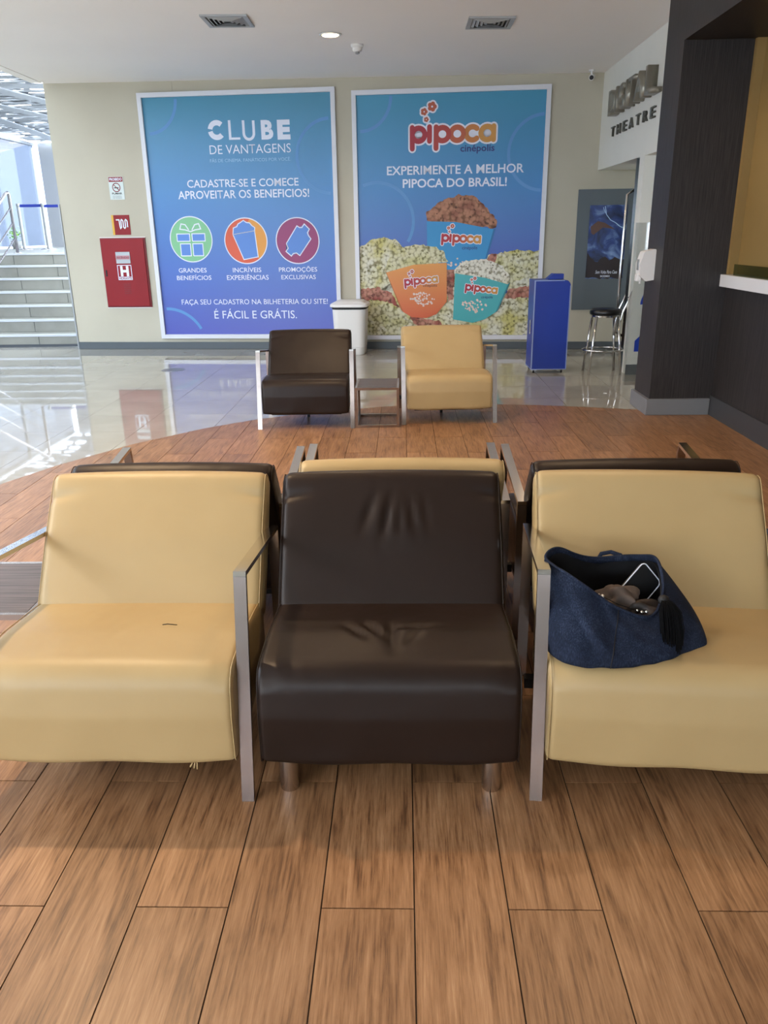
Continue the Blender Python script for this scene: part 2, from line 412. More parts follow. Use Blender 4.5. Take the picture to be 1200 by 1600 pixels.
def ribbon(b, pts, w, close=False, caps=False):
    """flat stroke of width w along pts"""
    L = len(pts); out = []
    for i in range(L):
        p = Vector(pts[i]); q0 = Vector(pts[(i-1) % L] if close or i else pts[i]); q1 = Vector(pts[(i+1) % L] if close or i < L-1 else pts[i])
        d0 = (p-q0); d1 = (q1-p); d0 = d0.normalized() if d0.length > 1e-9 else d1.normalized(); d1 = d1.normalized() if d1.length > 1e-9 else d0
        n0 = Vector((-d0.y, d0.x)); n1 = Vector((-d1.y, d1.x)); n = (n0+n1).normalized(); k = 1/max(.5, n.dot(n0)); out.append((p+n*w/2*k, p-n*w/2*k))
    vs = [(b.verts.new((a.x, 0, a.y)), b.verts.new((c.x, 0, c.y))) for a, c in out]
    for i in range(L if close else L-1):
        A, B = vs[i], vs[(i+1) % L]; b.faces.new((A[0], A[1], B[1], B[0]))
    if caps:
        disc(b, pts[0][0], pts[0][1], w/2, n=12); disc(b, pts[-1][0], pts[-1][1], w/2, n=12)
    return b
def arc(cx, cz, rx, rz, a0, a1, n=20): return [(cx+rx*cos(R(a0+(a1-a0)*k/n)), cz+rz*sin(R(a0+(a1-a0)*k/n))) for k in range(n+1)]
def pm(name, r, g, b, rough=.45): return mat(name, srgb(r, g, b), rough)
PW_ = pm('print_white', 222, 226, 240); PR = pm('print_ring', 84, 142, 198)
def rect(b, x0, x1, z0, z1): return poly(b, [(x0, z0), (x1, z0), (x1, z1), (x0, z1)])
def gradient(name, *st, zmin=.15, zmax=2.9):
    m = mat(name, (1, 1, 1, 1), .35); t = node(m, 'ShaderNodeTexCoord'); s = node(m, 'ShaderNodeSeparateXYZ'); mr = node(m, 'ShaderNodeMapRange')
    mr.inputs['From Min'].default_value = zmin; mr.inputs['From Max'].default_value = zmax
    link(m, t.outputs['Object'], s.inputs[0]); link(m, s.outputs[2], mr.inputs[0]); r = ramp(m, *st); link(m, mr.outputs[0], r.inputs[0]); link(m, r.outputs[0], P(m).inputs['Base Color']); return m
BG = gradient('poster_blue', (0, srgb(78, 82, 170)), (.30, srgb(66, 104, 184)), (.62, srgb(60, 128, 188)), (1, srgb(62, 138, 166)))
BG2 = gradient('poster_blue_b', (0, srgb(72, 78, 160)), (.35, srgb(64, 92, 172)), (.62, srgb(56, 126, 186)), (1, srgb(60, 146, 178)))
def poster_frame(t, w, z0, z1):
    """board and four mitred frame bars; local x 0..w"""
    fw_ = .05; d = .045
    P4 = [((0, z0), (w, z0), (w-fw_, z0+fw_), (fw_, z0+fw_)), ((w, z0), (w, z1), (w-fw_, z1-fw_), (w-fw_, z0+fw_)),
          ((w, z1), (0, z1), (fw_, z1-fw_), (w-fw_, z1-fw_)), ((0, z1), (0, z0), (fw_, z0+fw_), (fw_, z1-fw_))]
    for q in P4: obj('frame_bar', prism(bmesh.new(), q, -d, -.001, 'y'), M['frame'], t)
LOGO_COL = [(168, 34, 50), (172, 40, 46), (176, 58, 50), (186, 88, 52), (196, 120, 56), (200, 140, 62)]
LM = [pm('logo_%s' % n, *c) for n, c in zip(('a', 'b', 'c', 'd', 'e', 'f'), LOGO_COL)]
LWH = pm('logo_outline', 226, 226, 236); LFL = pm('logo_flower', 180, 84, 52)
def glyphs():
    """strokes of the rounded word 'pipoca'; x to the right, y=0 at the middle of the small letters"""
    rx, rz = .072, .068
    def bowl(cx): return arc(cx, 0, rx, rz, 0, 360, 24)
    return [(0, [[(0, .075), (0, -.145)], bowl(.072)]), (1, [[(.197, .078), (.197, -.068)]]), (2, [[(.272, .075), (.272, -.145)], bowl(.344)]),
            (3, [arc(.512, 0, rx, rz, 0, 360, 24)]), (4, [arc(.685, 0, rx, rz, 48, 312, 20)]), (5, [bowl(.85), [(.922, .07), (.922, -.068)]])]
def pipoca(t, ox, oz, sc_, ang=0, off=.003, flowers=True, sk=0):
    f = lambda p: (ox+sc_*(p[0]*cos(ang)-p[1]*sin(ang)), oz+sc_*(p[0]*sin(ang)+p[1]*cos(ang)))
    b = bmesh.new(); G = glyphs(); FL = [(.225, .285, .045), (.135, .235, .034), (.16, .155, .024)]
    for i, st in G:
        for s in st: ribbon(b, [f(p) for p in s], sc_*.092, caps=True)
    if flowers:
        for x, y, r in FL:
            for k in range(5): disc(b, *f((x+r*.62*cos(k*1.257), y+r*.62*sin(k*1.257))), sc_*(r*.55+.017), n=12)
            disc(b, *f((x, y)), sc_*r, n=12)
    for hx in (.072, .344, .512, .685, .85): disc(b, *f((hx, 0)), sc_*.05, n=16)
    pobj('logo_outline', b, LWH, t, off)
    for i, st in G:
        b = bmesh.new()
        for s in st: ribbon(b, [f(p) for p in s], sc_*.056, caps=True)
        pobj('logo_letter', b, LM[i], t, off+.001)
    if flowers:
        for x, y, r in FL:
            b = bmesh.new()
            for k in range(5): disc(b, *f((x+r*.62*cos(k*1.257), y+r*.62*sin(k*1.257))), sc_*r*.55, n=12)
            disc(b, *f((x, y)), sc_*r*.6, n=12); pobj('logo_flower', b, LFL, t, off+.001)
        b = bmesh.new()
        for x, y, r in FL: disc(b, *f((x, y)), sc_*r*.25, n=8)
        pobj('logo_flower_eye', b, LWH, t, off+.002)

# ------------------------------------------------------------------ poster 1: loyalty club
t1 = empty('framed_poster', wp(1.13, 0, 0), WA, 'large blue framed poster headed CLUBE DE VANTAGENS with three round icons', 'poster')
poster_frame(t1, 2.32, .135, 2.93)
obj('poster_sheet', bx(.045, 2.275, -.012, -.002, .18, 2.885), BG, t1)
o1 = .0135
def ring(t, cx, cz, r, a0, a1, w=.035, off=.0135): pobj('print_arc', ribbon(bmesh.new(), arc(cx, cz, r, r, a0, a1, 40), w), PR, t, off)
ring(t1, .09, 2.86, .36, -88, 0); ring(t1, 2.25, 2.215, .40, 92, 268); ring(t1, .10, .02, .48, 29, 91)
pobj('lettering', ribbon(ribbon(bmesh.new(), arc(.915, 2.522, .078, .078, 45, 172, 16), .056), arc(.915, 2.522, .078, .078, 190, 318, 16), .056), PW_, t1, o1)
text(t1, 'L', 1.055, 1.19, 2.415, 2.622, PW_, o1, -.005)
pobj('lettering', ribbon(bmesh.new(), [(1.235, 2.617)]+[(1.235, 2.50)]+arc(1.295, 2.48, .060, .065, 180, 360, 14)+[(1.355, 2.50), (1.355, 2.613)], .030), PW_, t1, o1)
text(t1, 'B', 1.442, 1.585, 2.408, 2.614, PW_, o1, .045)
text(t1, 'E', 1.633, 1.785, 2.403, 2.612, PW_, o1, .06)
text(t1, 'DE VANTAGENS', .812, 1.782, 2.265, 2.362, PW_, o1, -.004)
text(t1, 'FÃS DE CINEMA. FANÁTICOS POR VOCÊ.', .806, 1.776, 2.178, 2.222, pm('print_pale', 150, 195, 228), o1, 0)
text(t1, 'CADASTRE-SE E COMECE', .503, 1.855, 1.905, 1.992, PW_, o1, .010)
text(t1, 'APROVEITAR OS BENEFICIOS!', .379, 1.977, 1.780, 1.872, PW_, o1, .012)
for s, a, b_, c, d in (('GRANDES', .298, .652, .935, .988), ('BENEFÍCIOS', .266, .705, .846, .912), ('INCRÍVEIS', .984, 1.341, .932, 1.0), ('EXPERIÊNCIAS', .903, 1.428, .842, .914), ('PROMOÇÕES', 1.562, 2.036, .920, .998), ('EXCLUSIVAS', 1.587, 2.015, .844, .896)):
    text(t1, s, a, b_, c, d, PW_, o1, .004)
text(t1, 'FAÇA SEU CADASTRO NA BILHETERIA OU SITE!', .297, 2.152, .535, .612, PW_, o1, 0)
text(t1, 'É FÁCIL E GRÁTIS.', .705, 1.757, .377, .498, PW_, o1, 0)
IC = [(.492, 1.322, pm('icon_green', 124, 190, 140)), (1.174, 1.296, pm('icon_orange', 214, 84, 44)), (1.811, 1.290, pm('icon_plum', 146, 50, 104))]
for i, (cx, cz, mm) in enumerate(IC):
    pobj('icon_disc', disc(bmesh.new(), cx, cz, .262, n=48), mm, t1, o1)
    if i == 1:
        pobj('icon_disc_half', poly(bmesh.new(), arc(cx, cz, .262, .262, -55, 75, 24)+[(cx+.02, cz+.2), (cx+.12, cz-.15)]), pm('icon_amber', 222, 150, 52), t1, o1+.001)
    pobj('icon_ring', ribbon(bmesh.new(), arc(cx, cz, .262, .262, 0, 360, 48), .012), PW_, t1, o1+.003)
LB = pm('icon_blue', 84, 132, 208)
def line_icon(shapes, w=.011):
    for pts in shapes:
        pobj('icon_fill', poly(bmesh.new(), pts), LB, t1, o1+.002); pobj('icon_line', ribbon(bmesh.new(), pts+[pts[0]], w), PW_, t1, o1+.003)
cx, cz = .492, 1.322
line_icon([[(cx+a, cz+b) for a, b in q] for q in ([(-.175, -.02), (-.015, -.02), (-.015, .065), (-.175, .065)], [(.015, -.02), (.175, -.02), (.175, .065), (.015, .065)],
          [(-.14, -.19), (-.015, -.19), (-.015, -.05), (-.14, -.05)], [(.015, -.19), (.14, -.19), (.14, -.05), (.015, -.05)])])
pobj('icon_bow', ribbon(ribbon(bmesh.new(), [(cx, cz+.09), (cx-.06, cz+.11), (cx-.13, cz+.12), (cx-.11, cz+.18), (cx-.06, cz+.17), (cx-.02, cz+.11)], .013), [(cx, cz+.09), (cx+.06, cz+.11), (cx+.13, cz+.12), (cx+.11, cz+.18), (cx+.06, cz+.17), (cx+.02, cz+.11)], .013), PW_, t1, o1+.003)
cx, cz = 1.174, 1.296
line_icon([[(cx+a, cz+b) for a, b in [(-.155, .075), (-.04, -.215), (.14, -.185), (.115, .115)]]])
line_icon([[(cx+a, cz+b) for a, b in [(-.155, .075), (.115, .115), (.12, .15), (.085, .175), (.06, .205), (.02, .21), (-.015, .235), (-.055, .21), (-.085, .195), (-.10, .165), (-.145, .15)]]])
cx, cz = 1.811, 1.290
line_icon([[(cx+a, cz+b) for a, b in [(-.14, -.03), (.0, .17), (.03, .15), (.06, .15), (.09, .19), (.15, .13), (.125, .09), (.135, .06), (.165, .02), (.02, -.17), (-.02, -.14), (-.06, -.145), (-.085, -.175), (-.15, -.12), (-.12, -.085)]]])

# ------------------------------------------------------------------ poster 2: popcorn
t2 = empty('framed_poster', wp(3.64, 0, 0), WA, 'large framed popcorn poster headed pipoca with three printed tubs', 'poster')
poster_frame(t2, 2.23, .12, 2.885)
obj('poster_sheet', bx(.045, 2.185, -.012, -.002, .165, 2.84), BG2, t2)
ring(t2, .09, 2.82, .355, -90, 0); ring(t2, 2.18, 2.20, .395, 92, 268); ring(t2, .27, 1.49, .43, -32, 112)
pipoca(t2, .688, 2.415, 1.0, 0, o1)
text(t2, 'cinépolis', 1.238, 1.625, 2.205, 2.30, pm('print_navy', 20, 30, 104), o1, .016)
text(t2, 'EXPERIMENTE A MELHOR', .393, 1.965, 1.995, 2.092, PW_, o1, .016)
text(t2, 'PIPOCA DO BRASIL!', .576, 1.777, 1.855, 1.952, PW_, o1, .020)
def popcorn_mat(name, a, b, c, dark, scale=26):
    m = mat(name, a, .6); v = coords(m)
    vo = node(m, 'ShaderNodeTexVoronoi', Scale=scale); link(m, v, vo.inputs[0])
    vo2 = node(m, 'ShaderNodeTexVoronoi', Scale=scale*1.7); link(m, v, vo2.inputs[0])
    nz = node(m, 'ShaderNodeTexNoise', Scale=4.5, Detail=3); link(m, v, nz.inputs[0])
    rc = ramp(m, (.36, a), (.50, b), (.64, c)); link(m, nz.outputs[0], rc.inputs[0])
    hs = node(m, 'ShaderNodeMixRGB'); hs.blend_type = 'MULTIPLY'; hs.inputs[0].default_value = 1
    r1 = ramp(m, (.0, (1, 1, 1, 1)), (.5, (.9, .9, .88, 1)), (.80, (.38, .36, .28, 1))); link(m, vo.outputs['Distance'], r1.inputs[0])
    link(m, rc.outputs[0], hs.inputs[1]); link(m, r1.outputs[0], hs.inputs[2])
    mx = node(m, 'ShaderNodeMixRGB'); mx.inputs[2].default_value = dark
    sp = node(m, 'ShaderNodeSeparateColor'); link(m, vo2.outputs['Color'], sp.inputs[0])
    r2 = ramp(m, (.93, (0, 0, 0, 1)), (.95, (.8, .8, .8, 1))); link(m, sp.outputs[0], r2.inputs[0]); link(m, r2.outputs[0], mx.inputs[0]); link(m, hs.outputs[0], mx.inputs[1])
    link(m, mx.outputs[0], P(m).inputs['Base Color']); return m
PC = popcorn_mat('print_popcorn', srgb(222, 220, 204), srgb(216, 212, 180), srgb(200, 192, 120), srgb(100, 95, 50))
PC2 = popcorn_mat('print_popcorn_yellow', srgb(206, 202, 150), srgb(220, 216, 184), srgb(202, 196, 138), srgb(96, 92, 44))
PC3 = popcorn_mat('print_popcorn_pale', srgb(226, 222, 208), srgb(232, 228, 214), srgb(214, 206, 180), srgb(110, 100, 80), 30)
CAR = popcorn_mat('print_caramel', srgb(150, 96, 76), srgb(186, 132, 104), srgb(126, 74, 56), srgb(70, 36, 28), 24)
RED = popcorn_mat('print_red_popcorn', srgb(168, 98, 84), srgb(196, 140, 120), srgb(150, 70, 60), srgb(90, 40, 36), 24)
def lumpy(pts, amp=.012, step=.03):
    q = resample(pts, step); return [(a+random.uniform(-amp, amp), b+random.uniform(-amp, amp)) for a, b in q]
pobj('printed_popcorn', poly(bmesh.new(), lumpy([(.05, .17), (2.18, .17), (2.18, .6), (1.75, .66), (1.4, .70), (1.15, .95), (.95, .70), (.6, .70), (.45, .80), (.3, .72), (.05, .70)])), PC, t2, o1)
pobj('printed_popcorn', poly(bmesh.new(), lumpy([(.05, .68), (.40, .70), (.60, .95), (.60, 1.20), (.478, 1.286), (.351, 1.311), (.203, 1.289), (.052, 1.201)])), PC, t2, o1)
pobj('printed_popcorn', poly(bmesh.new(), lumpy([(1.55, .78), (1.85, .68), (2.175, .72), (2.18, 1.14), (1.896, 1.159), (1.732, 1.122), (1.61, 1.115), (1.5, 1.0)])), PC, t2, o1)
pobj('printed_popcorn', poly(bmesh.new(), lumpy([(1.60, .80), (1.80, .74), (2.05, .85), (1.98, .98), (1.75, 1.10), (1.6, 1.10)])), PC2, t2, o1+.001)
pobj('printed_popcorn', poly(bmesh.new(), lumpy([(.1, .60), (.35, .58), (.55, .42), (.65, .30), (.4, .22), (.1, .40)])), PC2, t2, o1+.001)
for q in ([(.06, .60), (.06, .72), (.257, .741), (.429, .677), (.536, .50), (.385, .575)], [(1.80, .60), (1.852, .708), (2.10, .747), (2.16, .666), (2.16, .62)], [(.66, .40), (1.033, .34), (1.05, .28), (.72, .29)], [(1.56, 1.0), (1.62, 1.12), (1.70, 1.10), (1.64, .98)], [(1.08, .98), (1.20, 1.02), (1.18, .6), (1.12, .56)]):
    pobj('printed_red_popcorn', poly(bmesh.new(), lumpy(q, .012)), RED, t2, o1+.002)
def tub(quad, side, mt, mts, heap, heapm, k, logo=None):
    pobj('printed_popcorn', poly(bmesh.new(), lumpy(heap, .012)), heapm, t2, o1+.003+k)
    pobj('printed_tub', poly(bmesh.new(), quad), mt, t2, o1+.004+k)
    if side: pobj('printed_tub_side', poly(bmesh.new(), side), mts, t2, o1+.005+k)
blue_t = pm('tub_blue', 46, 140, 196); orange_t = gradient('tub_orange', (0, srgb(206, 96, 54)), (1, srgb(214, 142, 58)), zmin=.4, zmax=1.0); teal_t = pm('tub_teal', 70, 168, 172)
tub([(.859, 1.487), (1.20, 1.475), (1.641, 1.388), (1.548, 1.04), (1.47, .94), (1.0, .94), (.865, 1.15)], [(1.641, 1.388), (1.665, 1.395), (1.575, 1.06), (1.548, 1.04)], blue_t, pm('tub_blue_side', 30, 106, 160),
    [(.84, 1.565), (.937, 1.651), (1.059, 1.725), (1.222, 1.77), (1.406, 1.748), (1.551, 1.64), (1.679, 1.484), (1.661, 1.397), (1.475, 1.42), (1.145, 1.47), (.876, 1.48)], CAR, 0)
pipoca(t2, 1.045, 1.30, .48, -.055, o1+.006)
text(t2, 'cinépolis', 1.278, 1.458, 1.155, 1.205, pm('print_navy_b', 20, 40, 110), o1+.006, .01)
tub([(.372, .914), (.70, 1.0), (1.10, 1.019), (1.105, .569), (.98, .42), (.86, .375), (.68, .385), (.578, .447)], [(.345, .97), (.372, .914), (.578, .447), (.55, .47)], orange_t, pm('tub_orange_side', 176, 96, 40),
    [(.36, .93), (.391, 1.066), (.519, 1.175), (.73, 1.233), (.94, 1.21), (1.066, 1.139), (1.12, 1.029), (.95, 1.01), (.815, .991), (.517, .94)], PC2, .004)
pipoca(t2, .60, .795, .42, .09, o1+.010)
text(t2, 'cinépolis', .815, .986, .735, .775, pm('print_brown', 96, 40, 30), o1+.010, .01)
tub([(1.20, .897), (1.55, .845), (1.83, .765), (1.693, .44), (1.568, .359), (1.42, .317), (1.183, .36)], [(1.83, .765), (1.86, .79), (1.72, .46), (1.693, .44)], teal_t, pm('tub_teal_side', 50, 132, 140),
    [(1.19, .93), (1.236, .987), (1.361, 1.046), (1.569, 1.054), (1.758, .972), (1.86, .85), (1.852, .769), (1.575, .82), (1.364, .86), (1.20, .885)], PC3, .008)
pipoca(t2, 1.335, .735, .40, -.12, o1+.014)
text(t2, 'cinépolis', 1.518, 1.656, .595, .635, pm('print_navy_c', 20, 50, 110), o1+.014, .01)
for cx, cz, n_, off in ((.83, .57, 60, .010), (1.46, .49, 45, .014), (1.18, 1.0, 18, .006)):
    b = bmesh.new()
    for i in range(n_):
        a = random.uniform(.3, 2.4); r = random.uniform(.04, .19); disc(b, cx+r*cos(a)*1.1-.05, cz-.06+r*sin(a)*.9, random.uniform(.008, .015), n=6)
    pobj('printed_kernels', b, pm('kernel_%d' % n_, 222, 200, 186), t2, o1+off)['kind'] = 'stuff'

# ------------------------------------------------------------------ things on the back wall
hy = empty('fire_hose_cabinet', wp(.46, 0, 0), WA, 'red fire hose cabinet set in the cream wall, white H sticker on its door', 'cabinet')
obj('cabinet_frame', bx(0, .577, -.020, -.001, .523, 1.352, bev=.003), M['redd'], hy)
obj('door', bx(.014, .560, -.034, -.021, .536, 1.338, bev=.003), M['red'], hy)
for q in ((-.006, .582, .512, .5225), (-.006, .582, 1.3525, 1.362)): obj('white_edging', bx(q[0], q[1], -.008, -.001, q[2], q[3]), M['white'], hy)
obj('plaque', bx(.188, .372, -.040, -.0345, 1.05, 1.188, bev=.002), M['alu'], hy)
obj('plaque_label', bx(.196, .364, -.042, -.0402, 1.10, 1.145), pm('plaque_pink', 176, 120, 126), hy)
text(hy, 'INCÊNDIO', .20, .36, 1.108, 1.138, pm('plaque_ink', 120, 60, 70), .0425, .02)
obj('sticker', bx(.190, .372, -.036, -.0345, .855, 1.034), PW_, hy)
obj('sticker_field', bx(.198, .364, -.0372, -.0362, .893, 1.026), M['red'], hy)
text(hy, 'H', .228, .334, .898, 1.022, PW_, .0376, .05); text(hy, 'HIDRANTE', .200, .362, .862, .888, M['redd'], .0366, .03)
for k in range(6): obj('vent_slot', bx(.25, .335, -.038, -.0345, .690+k*.022, .698+k*.022), M['redd'], hy)
obj('lock', bx(.034, .052, -.040, -.0345, .90, .975, bev=.002), M['black'], hy)
hs = empty('hose_sign', wp(.638, 0, 0), WA, 'small red square sign with a white coiled hose symbol above the cabinet', 'sign')
obj('sign_plate', bx(0, .226, -.006, -.0005, 1.387, 1.615), M['red'], hs); obj('yellow_edge', bx(0, .026, -.008, -.0062, 1.387, 1.615), pm('sign_yellow', 216, 166, 40), hs)
pts = [(.055, 1.56), (.095, 1.56), (.10, 1.48)]
for k in range(4): pts += [(.105+k*.026, 1.462), (.118+k*.026, 1.475), (.118+k*.026, 1.552), (.126+k*.026, 1.563)][:4] if k % 2 == 0 else [(.118+k*.026-.004, 1.552), (.118+k*.026, 1.54), (.118+k*.026, 1.475)]
pobj('hose_symbol', ribbon(bmesh.new(), pts, .013), PW_, hs, .009)
ns = empty('no_smoking_sign', wp(.656, 0, 0), WA, 'small white sign with a crossed cigarette headed PROIBIDO FUMAR', 'sign')
obj('sign_plate', bx(0, .182, -.006, -.0005, 1.790, 2.048), mat('sign_white', srgb(206, 214, 210), .4), ns); obj('red_header', bx(.004, .178, -.0075, -.0062, 1.990, 2.044), M['red'], ns)
text(ns, 'PROIBIDO', .014, .168, 2.002, 2.034, PW_, .008, .03); text(ns, 'FUMAR', .030, .155, 1.848, 1.870, M['black'], .0065, .03)
for k in range(3): text(ns, 'LEI FEDERAL', .035, .150, 1.802+k*.013, 1.810+k*.013, M['grey'], .0065)
pobj('prohibition_ring', ribbon(ribbon(bmesh.new(), arc(.091, 1.927, .046, .048, 0, 360, 28), .010), [(.06, 1.958), (.124, 1.894)], .009), M['redd'], ns, .0075)
pobj('cigarette_symbol', rect(bmesh.new(), .062, .118, 1.918, 1.928), M['black'], ns, .007)
# movie board in the passage
mb = empty('poster_board', wp(6.235, 0, 0), WA, 'tall grey display board on the cream wall behind the bar stool', 'board')
obj('board_panel', bx(0, .72, -.020, -.0005, .464, 1.803, bev=.002), M['grey'], mb)
mv = empty('film_poster', wp(6.375, 0, .0205), WA, 'dark blue storm-sky film poster mounted on the grey board', 'poster')
m = mat('storm_print', srgb(40, 60, 110), .3); v = coords(m, (1, 1, 1)); n = node(m, 'ShaderNodeTexNoise', Scale=5, Detail=6, Distortion=1.2); link(m, v, n.inputs[0])
r = ramp(m, (.3, srgb(20, 30, 58)), (.5, srgb(44, 66, 124)), (.66, srgb(120, 146, 190)), (.8, srgb(176, 186, 200))); link(m, n.outputs[0], r.inputs[0]); link(m, r.outputs[0], P(m).inputs['Base Color'])
obj('poster_sheet', bx(0, .425, -.004, 0, .823, 1.632), m, mv)
pobj('printed_rocks', poly(bmesh.new(), lumpy([(.003, .825), (.422, .825), (.422, 1.03), (.33, 1.06), (.27, 1.02), (.2, 1.07), (.13, 1.0), (.07, 1.04), (.003, 1.12)], .012, .04)), pm('rock_print', 40, 26, 26), mv, .0045)
pobj('printed_lightning', ribbon(ribbon(bmesh.new(), [(.17, 1.62), (.19, 1.53), (.24, 1.47), (.30, 1.44), (.35, 1.40), (.42, 1.37)], .007), [(.19, 1.53), (.16, 1.58), (.15, 1.61)], .005), pm('bolt_print', 180, 210, 240), mv, .0045)
pobj('printed_debris', poly(bmesh.new(), [(.02, 1.40), (.10, 1.46), (.18, 1.44), (.30, 1.37), (.16, 1.39), (.06, 1.31), (.03, 1.33)]), pm('debris_print', 98, 70, 58), mv, .0045)
text(mv, 'Sem Volta Para Casa', .11, .36, .878, .915, PW_, .005, .01, .3); text(mv, 'EM DEZEMBRO', .17, .28, .838, .860, PW_, .005, .02)
# security camera at the ceiling, right end of the wall
cc = empty('security_camera', (2.04, 9.62, ceil_z(2.04)), 0, 'small white bullet security camera hanging by the ceiling corner', 'camera')
cc.scale = (.8, .8, .8)
obj('mount', lathe(bmesh.new(), [(.04, -.02), (.04, 0)], 20), M['white'], cc); obj('arm', tube(bmesh.new(), [(0, 0, -.02), (0, -.01, -.07)], .012), M['white'], cc)
obj('camera_body', tube(bmesh.new(), [(.03, .08, -.07), (-.02, -.10, -.11)], .036, 20), M['white'], cc, angle=40); obj('lens', tube(bmesh.new(), [(-.02, -.1005, -.11), (-.021, -.104, -.111)], .028, 20), M['black'], cc)

# ------------------------------------------------------------------ raised letters on the bulkhead (they face -X)
def face_left(o, y, z): o.rotation_euler = (0, 0, -pi/2); o.location = (2.2145, y, z)
sg = empty('wall_lettering', (2.2145, 9.12, 0), -pi/2, 'raised steel letters DIGITAL on the white bulkhead wall', 'sign')
# local x runs towards the viewer (world -Y), local -y stands off the wall
LW = [('D', 0, .27), ('I', .32, .38), ('G', .43, .70), ('I', .75, .81), ('T', .85, 1.11), ('A', 1.10, 1.42), ('L', 1.50, 1.76)]
for s, a, b_ in LW: obj('letter', flat(text_bm(s, a*.875, b_*.875, 2.47, 2.70, .015, .09), .001), M['letter'], sg)
sg2 = empty('wall_lettering', (2.2145, 9.22, 0), -pi/2, 'smaller dark letters THEATRE under the raised steel lettering', 'sign')
for i, s in enumerate('THEATRE'): obj('letter', flat(text_bm(s, i*.233, .13+i*.233, 2.285, 2.378, .004, .02), .001), M['letterd'], sg2)

# passage door leaf, acrylic panel, sanitizer
dr = sempty('door_1', (2.19, 8.10, 0), R(-15))
obj('door_leaf', bx(0, .03, 0, .85, .01, 1.99), mat('dark_glass_door', srgb(14, 14, 16), .15), dr)
dh = bmesh.new(); tube(dh, [(-.0, .10, .35), (-.06, .08, .38), (-.065, .08, 1.0), (-.06, .08, 1.68), (-.0, .10, 1.72)], .014, 12); obj('door_handle', dh, M['chrome'], dr, smooth=True)
ac = empty('acrylic_screen', (2.09, 7.55, 0), 0, 'clear acrylic floor panel with blue shapes between the stool and the dark pillar', 'screen')
obj('acrylic_sheet', bx(0, .12, 0, .03, 0.0, 1.42), M['acrylic'], ac)
obj('acrylic_sheet', bx(.1205, .60, 0, .008, 0.0, 1.30), M['acrylic'], ac)
pobj('blue_print', poly(bmesh.new(), arc(.27, .71, .175, .175, 90, 180, 10)+[(.27, .71)]), M['blue'], ac, .002)
pobj('blue_print', poly(bmesh.new(), [(.075, .28), (.27, .28), (.27, .50), (.19, .50), (.075, .38)]), M['blue'], ac, .002)
sd = empty('sanitizer_dispenser', (1.8995, 6.33, 1.0), 0, 'white wall-mounted sanitizer dispenser on the side of the dark pillar', 'dispenser')
prof = rpoly([(0, .0, .004), (-.06, -.01, .01), (-.105, .03, .02), (-.112, .12, .03), (-.085, .205, .02), (0, .225, .01)], 5)
obj('dispenser_body', prism(bmesh.new(), prof, -.062, .062, 'y'), M['white'], sd, angle=50)
obj('push_lever', bx(-.122, -.085, -.03, .03, -.012, .045, bev=.008), M['white'], sd); obj('level_window', bx(-.1145, -.108, -.025, .025, .07, .15, bev=.003), M['alu'], sd)
obj('nozzle', tube(bmesh.new(), [(-.085, 0, .0), (-.085, 0, -.03)], .008), M['white'], sd)

# ------------------------------------------------------------------ ceiling fittings
for (x, y, lab, g0) in ((-1.43, 7.43, 'square grey air vent in the ceiling above the CLUBE poster', 0), (.735, 7.55, 'square grey air vent in the ceiling above the pipoca poster', 1)):
    t = empty('air_vent', (x, y, ceil_z(x)), 0, lab, 'vent'); s = .19
    t.rotation_euler = (0, .0125, 0)
    obj('backing', bx(-s+.02, s-.02, -s+.02, s-.02, -.0035, -.0015), M['dark'], t)
    for a in range(4):
        o = obj('frame_bar', prism(bmesh.new(), [(-s, -s), (s, -s), (s-.035, -s+.035), (-s+.035, -s+.035)], -.014, -.001), M['vent'], t); o.rotation_euler = (0, 0, a*pi/2)
    for a in range(4):
        for k in range(4):
            r0 = .150-k*.033; b = bmesh.new(); zz = -.018
            vs = [b.verts.new(c) for c in ((-r0, -r0, -.004), (r0, -r0, -.004), (r0-.022, -r0+.022, zz), (-r0+.022, -r0+.022, zz), (-r0, -r0, -.002), (r0, -r0, -.002), (r0-.022, -r0+.022, zz+.002), (-r0+.022, -r0+.022, zz+.002))]
            for f in ((3, 2, 1, 0), (4, 5, 6, 7), (0, 1, 5, 4), (1, 2, 6, 5), (2, 3, 7, 6), (3, 0, 4, 7)): b.faces.new([vs[i] for i in f])
            o = obj('slat', b, M['vent'], t); o.rotation_euler = (0, 0, a*pi/2)
def downlight(x, y, pw, cone, label, seen=True):
    t = empty('ceiling_downlight', (x, y, ceil_z(x)), 0, label, 'lamp')
    obj('trim_ring', lathe(bmesh.new(), [(.075, -.002), (.10, -.004), (.098, -.010), (.078, -.012), (.074, -.006)], 32), M['white'], t, smooth=True)
    obj('lamp_disc', lathe(bmesh.new(), [(.0735, -.003), (.072, -.0135), (.03, -.019)], 32), M['lamp'], t)
    l = bpy.data.lights.new('bulb', 'SPOT'); l.energy = pw; l.color = WARM; l.spot_size = R(cone); l.spot_blend = .9; l.shadow_soft_size = .045
    lo = bpy.data.objects.new('bulb', l); C.objects.link(lo); lo.parent = t; lo.location = (0, 0, -.06)
LAB = ['lit warm ceiling downlight above the seating', 'lit warm ceiling downlight right of the seating', 'lit round downlight in the ceiling between the two air vents', 'lit warm ceiling downlight above the far armchairs', 'added unseen warm ceiling downlight near the dark pillar']
for (x, y, pw, cone), lb in zip(DOWN, LAB): downlight(x, y, pw, cone, lb)
t = empty('smoke_detector', (-.414, 8.346, ceil_z(-.414)), 0, 'small white round smoke detector on the ceiling beside the downlight', 'detector')
obj('detector_base', lathe(bmesh.new(), [(.058, -.001), (.058, -.018), (.045, -.03), (.045, -.05), (.034, -.062)], 28), M['white'], t, angle=35)
